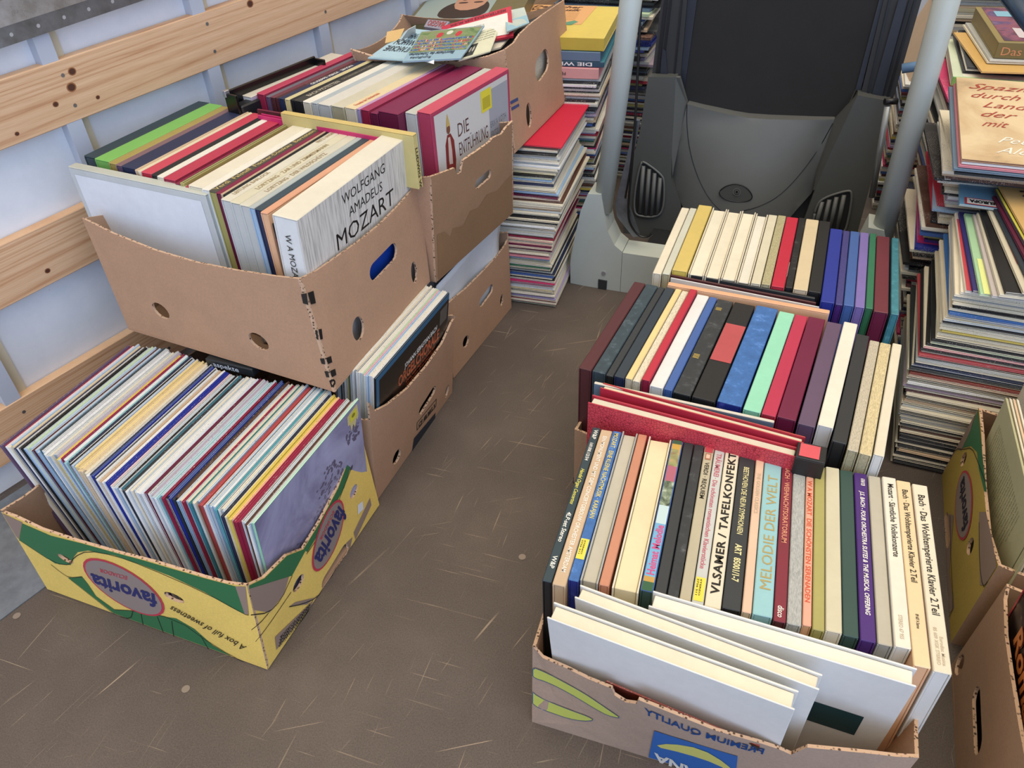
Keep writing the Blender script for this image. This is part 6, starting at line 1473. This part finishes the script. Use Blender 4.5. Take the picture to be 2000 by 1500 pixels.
mb = MB(); c = cuv(1179, 533); mb.prism(ell(c[0], c[1], .006, .006, 0, 12), lambda u, v, w: cf(u, v, w+.003), .004, flat('#c0c4c8', .3, .8)); mb.build('bolt', t)
mb = MB(); mb.prism([(.1395, .0), (.66, .0), (.66, .125), (.1395, .125)], cf, .075, TBLUE); mb.build('crossbar', t)
mb = MB(); mb.prism([(.805-u, v) for u, v in [(min(u, .14), v) for u, v in fp]][::-1], cf, .075, TBLUE); mb.build('foot_cover', t)
def cpt(px, py, w=-.0): q = onpl(px, py, cp, cn_); return q-cn_*w
mb = MB(); a = cpt(1174, 400)+cn_*.03; b = cpt(1227, 0)+cn_*.03; d = (b-a).normalized(); mb.tube([a-d*.03, b+d*.35], .0255, TBLUE, 20); mb.build('upright_post', t)
mb = MB(); a2 = cpt(1727, 452)+cn_*.03; b2 = cpt(1853, 0)+cn_*.03; d = (b2-a2).normalized(); mb.tube([a2-d*.10, b2+d*.35], .0255, TBLUE, 20); mb.build('upright_post', t)
# deck
Np = Vector((-.37533873, -.92378449, .07578293)).normalized(); Ua = Vector((.92644864, -.37642119, 0)); Va = Vector((.0749, .0513, .9959)).normalized(); P0 = Vector((.6, 2.25, .5))
Va = Np.cross(Ua).normalized(); Va = Va if Va.z > 0 else -Va
def duv(px, py, w=0): q = onpl(px, py, P0+Np*w, Np)-P0; return (q.dot(Ua), q.dot(Va))
def df(W0): return lambda u, v, w: P0+Ua*u+Va*v+Np*(W0+w)
def dpoly(pts, w, th, m, name, parent=t, sm=0, side=None):
    q = [duv(x, y, w) for x, y in pts]; q = smooth2(q, sm, True) if sm else q
    mb = MB(); mb.prism(q, df(w), th, m, side); return mb.build(name, parent)
z4 = lambda *a: [(1100+x*.4, y*.4) for x, y in a]
TOP = -60
dpoly([(1370, TOP), (1360, 0), (1336, 172), (1342, 240), (1630, 260), (1672, 172), (1718, 0), (1736, TOP)], -.005, .06, BELT, 'running_belt')
dpoly([(1350, TOP), (1342, 0), (1326, 160), (1337, 175), (1361, 0), (1371, TOP)], .0, .05, FILM, 'deck_edge')
dpoly([(1717, 0), (1735, TOP), (1744, TOP), (1726, 0), (1680, 180), (1671, 175)], .0, .05, FILM, 'deck_edge')
def rail(pts, ribs, name):
    r = dpoly(pts, .012, .07, RAILM, name)
    for a in ribs: dpoly(a, .016, .006, BLK, 'rail_rib', r)
rail([(1300, TOP), (1292, 0), (1272, 156), (1328, 158), (1342, 0), (1350, TOP)], [[(1298, 0), (1304, 0), (1286, 152), (1280, 152)], [(1308, 0), (1312, 0), (1294, 152), (1290, 152)], [(1330, 0), (1333, 0), (1318, 152), (1315, 152)]], 'side_rail')
rail([(1744, TOP), (1726, 0), (1680, 190), (1742, 202), (1800, 0), (1818, TOP)], [[(1736, 0), (1740, 0), (1697, 185), (1693, 185)], [(1786, 0), (1790, 0), (1734, 196), (1729, 196)], [(1776, 0), (1780, 0), (1724, 196), (1720, 196)]], 'side_rail')
dpoly(z4((485, 235), (500, 250), (510, 375), (475, 375), (478, 300)), .020, .003, FILM, 'peeling_film'); 
dpoly([(1755, 0), (1772, 0), (1722, 190), (1702, 188)], .019, .003, FILM, 'blue_strip')
# motor hood: arms and domed centre
dpoly([(1336, 196), (1640, 196), (1640, 500), (1300, 480)], -.01, .06, HOOD2, 'hood_base')
dpoly([(1266, 150), (1320, 151), (1316, 230), (1312, 300), (1311, 350), (1330, 400), (1330, 470), (1216, 470), (1220, 436), (1236, 312), (1250, 256)], .055, .14, HOOD2, 'hood_arm')
dpoly([(1675, 186), (1740, 198), (1722, 280), (1700, 360), (1676, 450), (1670, 500), (1540, 500), (1572, 424), (1592, 370), (1622, 300)], .055, .14, HOOD2, 'hood_arm')
def facet(pts, ws, m, name):
    vs = [onpl(x, y, P0+Np*w, Np) for (x, y), w in zip(pts, ws)]; mb = MB(); n = len(vs)
    c = sum(vs, Vector())/n; back = [v-Np*.02 for v in vs]
    mb.add(vs+back, [list(range(n))[::-1], list(range(n, 2*n))]+[[i, (i+1) % n, (i+1) % n+n, i+n] for i in range(n)], m); return mb.build(name, t)
facet([(1320, 151), (1327, 152), (1342, 203), (1316, 318), (1313, 345), (1312, 300), (1316, 230)], [.055, .055, .02, .03, .05, .055, .055], HOOD, 'hood_bevel')
facet([(1675, 186), (1630, 234), (1596, 330), (1588, 372), (1592, 370), (1622, 300)], [.055, .02, .03, .05, .055, .055], HOOD2, 'hood_bevel')
def hoodw(x, y):
    cx = 1462+(y-235)*-.12; k = (x-cx)/(150-(y-235)*.12); k2 = (y-230)/190
    return .02+.085*max(0, 1-k*k)**.7*math.sin(min(max(k2, 0)*1.1+.25, 1.9))
out_ = [(1342, 203), (1370, 211), (1400, 218), (1430, 225), (1460, 230), (1500, 233), (1540, 234), (1590, 234), (1630, 233), (1612, 285), (1600, 330), (1586, 376), (1560, 405), (1530, 440), (1500, 475), (1460, 490), (1400, 485), (1350, 460), (1332, 400), (1316, 365), (1312, 336), (1322, 290)]
vs, fs = tri2d(out_, [], 14); mb = MB()
P3d = [onpl(x, y, P0+Np*hoodw(x, y), Np) for x, y in vs]; mb.add(P3d, [f[::-1] for f in fs], HOOD, True)
bk = [P0+(v-P0)-Np*((v-P0).dot(Np)+.02) for v in [onpl(x, y, P0+Np*hoodw(x, y), Np) for x, y in out_]]; fr = [onpl(x, y, P0+Np*hoodw(x, y), Np) for x, y in out_]; n = len(out_)
mb.add(fr+bk, [[i, (i+1) % n, (i+1) % n+n, i+n] for i in range(n)]+[list(range(n, 2*n))], HOOD); hood = mb.build('hood_cover', t)
def line(pts, r, m, name, parent, off=.0): 
    mb = MB(); mb.tube([onpl(x, y, P0+Np*(hoodw(x, y)+off), Np) for x, y in smooth2(pts, 2)], r, m, 6); return mb.build(name, parent)
line([(1342, 203), (1341, 240), (1346, 290), (1360, 340), (1382, 385), (1410, 415), (1445, 432)], .0012, BLK, 'seam', hood); line([(1627, 240), (1600, 290), (1560, 345), (1520, 385), (1480, 405), (1450, 412)], .0012, BLK, 'seam', hood)
ey = smooth2([(1401, 378), (1415, 364), (1438, 358), (1460, 366), (1473, 388), (1450, 396), (1420, 392)], 2, True)
mb = MB(); mb.add([onpl(x, y, P0+Np*(hoodw(1440, 378)+.003), Np) for x, y in ey], [list(range(len(ey)))[::-1]], HOOD2); mb.tube([onpl(x, y, P0+Np*(hoodw(1440, 378)+.003), Np) for x, y in ey+[ey[0]]], .0014, BLK, 6); bd = mb.build('badge', t)
mb = MB(); 
for rr_, mm, o in ((8, HOOD, .005), (5.5, BLK, .006), (4.5, HOOD, .007), (2.5, BLK, .008)): mb.add([onpl(x, y, P0+Np*(hoodw(1440, 378)+o), Np) for x, y in ell(1439, 375, rr_, rr_, 0, 18)], [list(range(18))], mm)
mb.build('screw', bd)
def vent(outl, slats, name='vent'):
    v = dpoly(outl, .058, .004, flat('#141516', .6), name, sm=2)
    mb = MB(); o = smooth2([duv(x, y, .06) for x, y in outl], 2, True); f = df(.060); mb.tube([f(a, b, 0) for a, b in o+[o[0]]], .0034, HOOD, 8); mb.build('vent_rim', v)
    for (a, b) in slats:
        mb = MB(); f = df(.058); p = [f(*duv(*a, .06), 0), f(*duv(*b, .06), 0)]; mb.tube(p, .0062, HOOD, 8); mb.build('slat', v)
vent(z4((378, 790), (400, 792), (478, 850), (495, 885), (490, 1030), (450, 1062), (365, 1055), (345, 1030), (350, 930)), [(z4((392, 810))[0], z4((372, 1040))[0]), (z4((420, 825))[0], z4((402, 1048))[0]), (z4((447, 845))[0], z4((430, 1050))[0]), (z4((474, 868))[0], z4((458, 1045))[0])])
vent(z4((1225, 1060), (1235, 1010), (1265, 968), (1390, 928), (1412, 940), (1400, 1040), (1370, 1160), (1200, 1160)), [(z4((1265, 985))[0], z4((1225, 1130))[0]), (z4((1300, 975))[0], z4((1265, 1130))[0]), (z4((1335, 962))[0], z4((1300, 1130))[0]), (z4((1372, 952))[0], z4((1335, 1130))[0])])
# struts, cable
mb = MB(); mb.tube([cpt(1219, 337)+cn_*.06, cpt(1203, 425)+cn_*.06], .003, flat('#d0d4d8', .2, .9), 8); mb.build('gas_strut', t)
mb = MB(); mb.tube([cpt(1204, 420)+cn_*.06, cpt(1199, 440)+cn_*.06], .006, BLK, 8); mb.build('strut_end', t)
mb = MB(); mb.tube([cpt(*q)+cn_*.04 for q in smooth2([(1247, -40), (1240, 100), (1234, 240), (1226, 350), (1219, 420), (1222, 450), (1240, 475), (1258, 478), (1268, 470)], 2)], .0032, BLK, 8); mb.build('power_cable', t)
mb = MB(); mb.tube([cpt(*q)+cn_*.04 for q in smooth2([(1236, 200), (1228, 320), (1214, 400)], 2)], .0028, BLK, 8); mb.build('power_cable', t)
mb = MB(); mb.prism([cuv(*q) for q in ((1232, 250), (1240, 250), (1212, 400), (1240, 478), (1228, 480), (1196, 440), (1192, 415))], lambda u, v, w: cf(u, v, w-.05), .012, DKSTEEL); mb.build('bracket', t)
mb = MB(); mb.tube([cpt(1180, 420)+cn_*.03, cpt(1178, 400)+cn_*.03], .01, flat('#b9c9c4', .3), 10); mb.build('cap', t)
mb = MB(); a = cpt(1733, 268)+cn_*.20; b = cpt(1700, 455)+cn_*.20; mb.tube([a, b], .008, flat('#8f9290', .35, .6), 8); mb.tube([a-Vector((.01, 0, -.01)), a+Vector((.02, 0, .01))], .008, BLK, 8); mb.build('side_strut', t)
# pale blue cross tube behind, dark grip at the top right
def zp(px, py, y): return P(px, py, zs(px, py, y))
mb = MB(); mb.tube([zp(1762, 134, 2.02), zp(1800, 128, 2.0), zp(1822, 118, 1.98), zp(1834, 95, 1.96)], .012, plastic('#6f90b4', .3, 'blue_tube', .05), 12); mb.build('cross_tube', t)
mb = MB(); a = P(1960, -20, .86); b = P(2030, 70, .82); mb.tube([a, b], .013, plastic('#22384e', .3, 'dark_blue_grip', .1), 14); tag(mb.build('grip_bar', loc=a), 'dark blue padded bar cut by the top right corner', 'handle')
# wide dark base plate between the posts
mb = MB(); q0 = cp+cax*.16+cn_*.075; mb.box(0, .5, 0, .35, .004, .03, flat('#181a1c', .6), 0, T=Matrix(((cax.x, cn_.x, 0, q0.x), (cax.y, cn_.y, 0, q0.y), (0, 0, 1, 0), (0, 0, 0, 1)))); mb.build('base_plate', t)
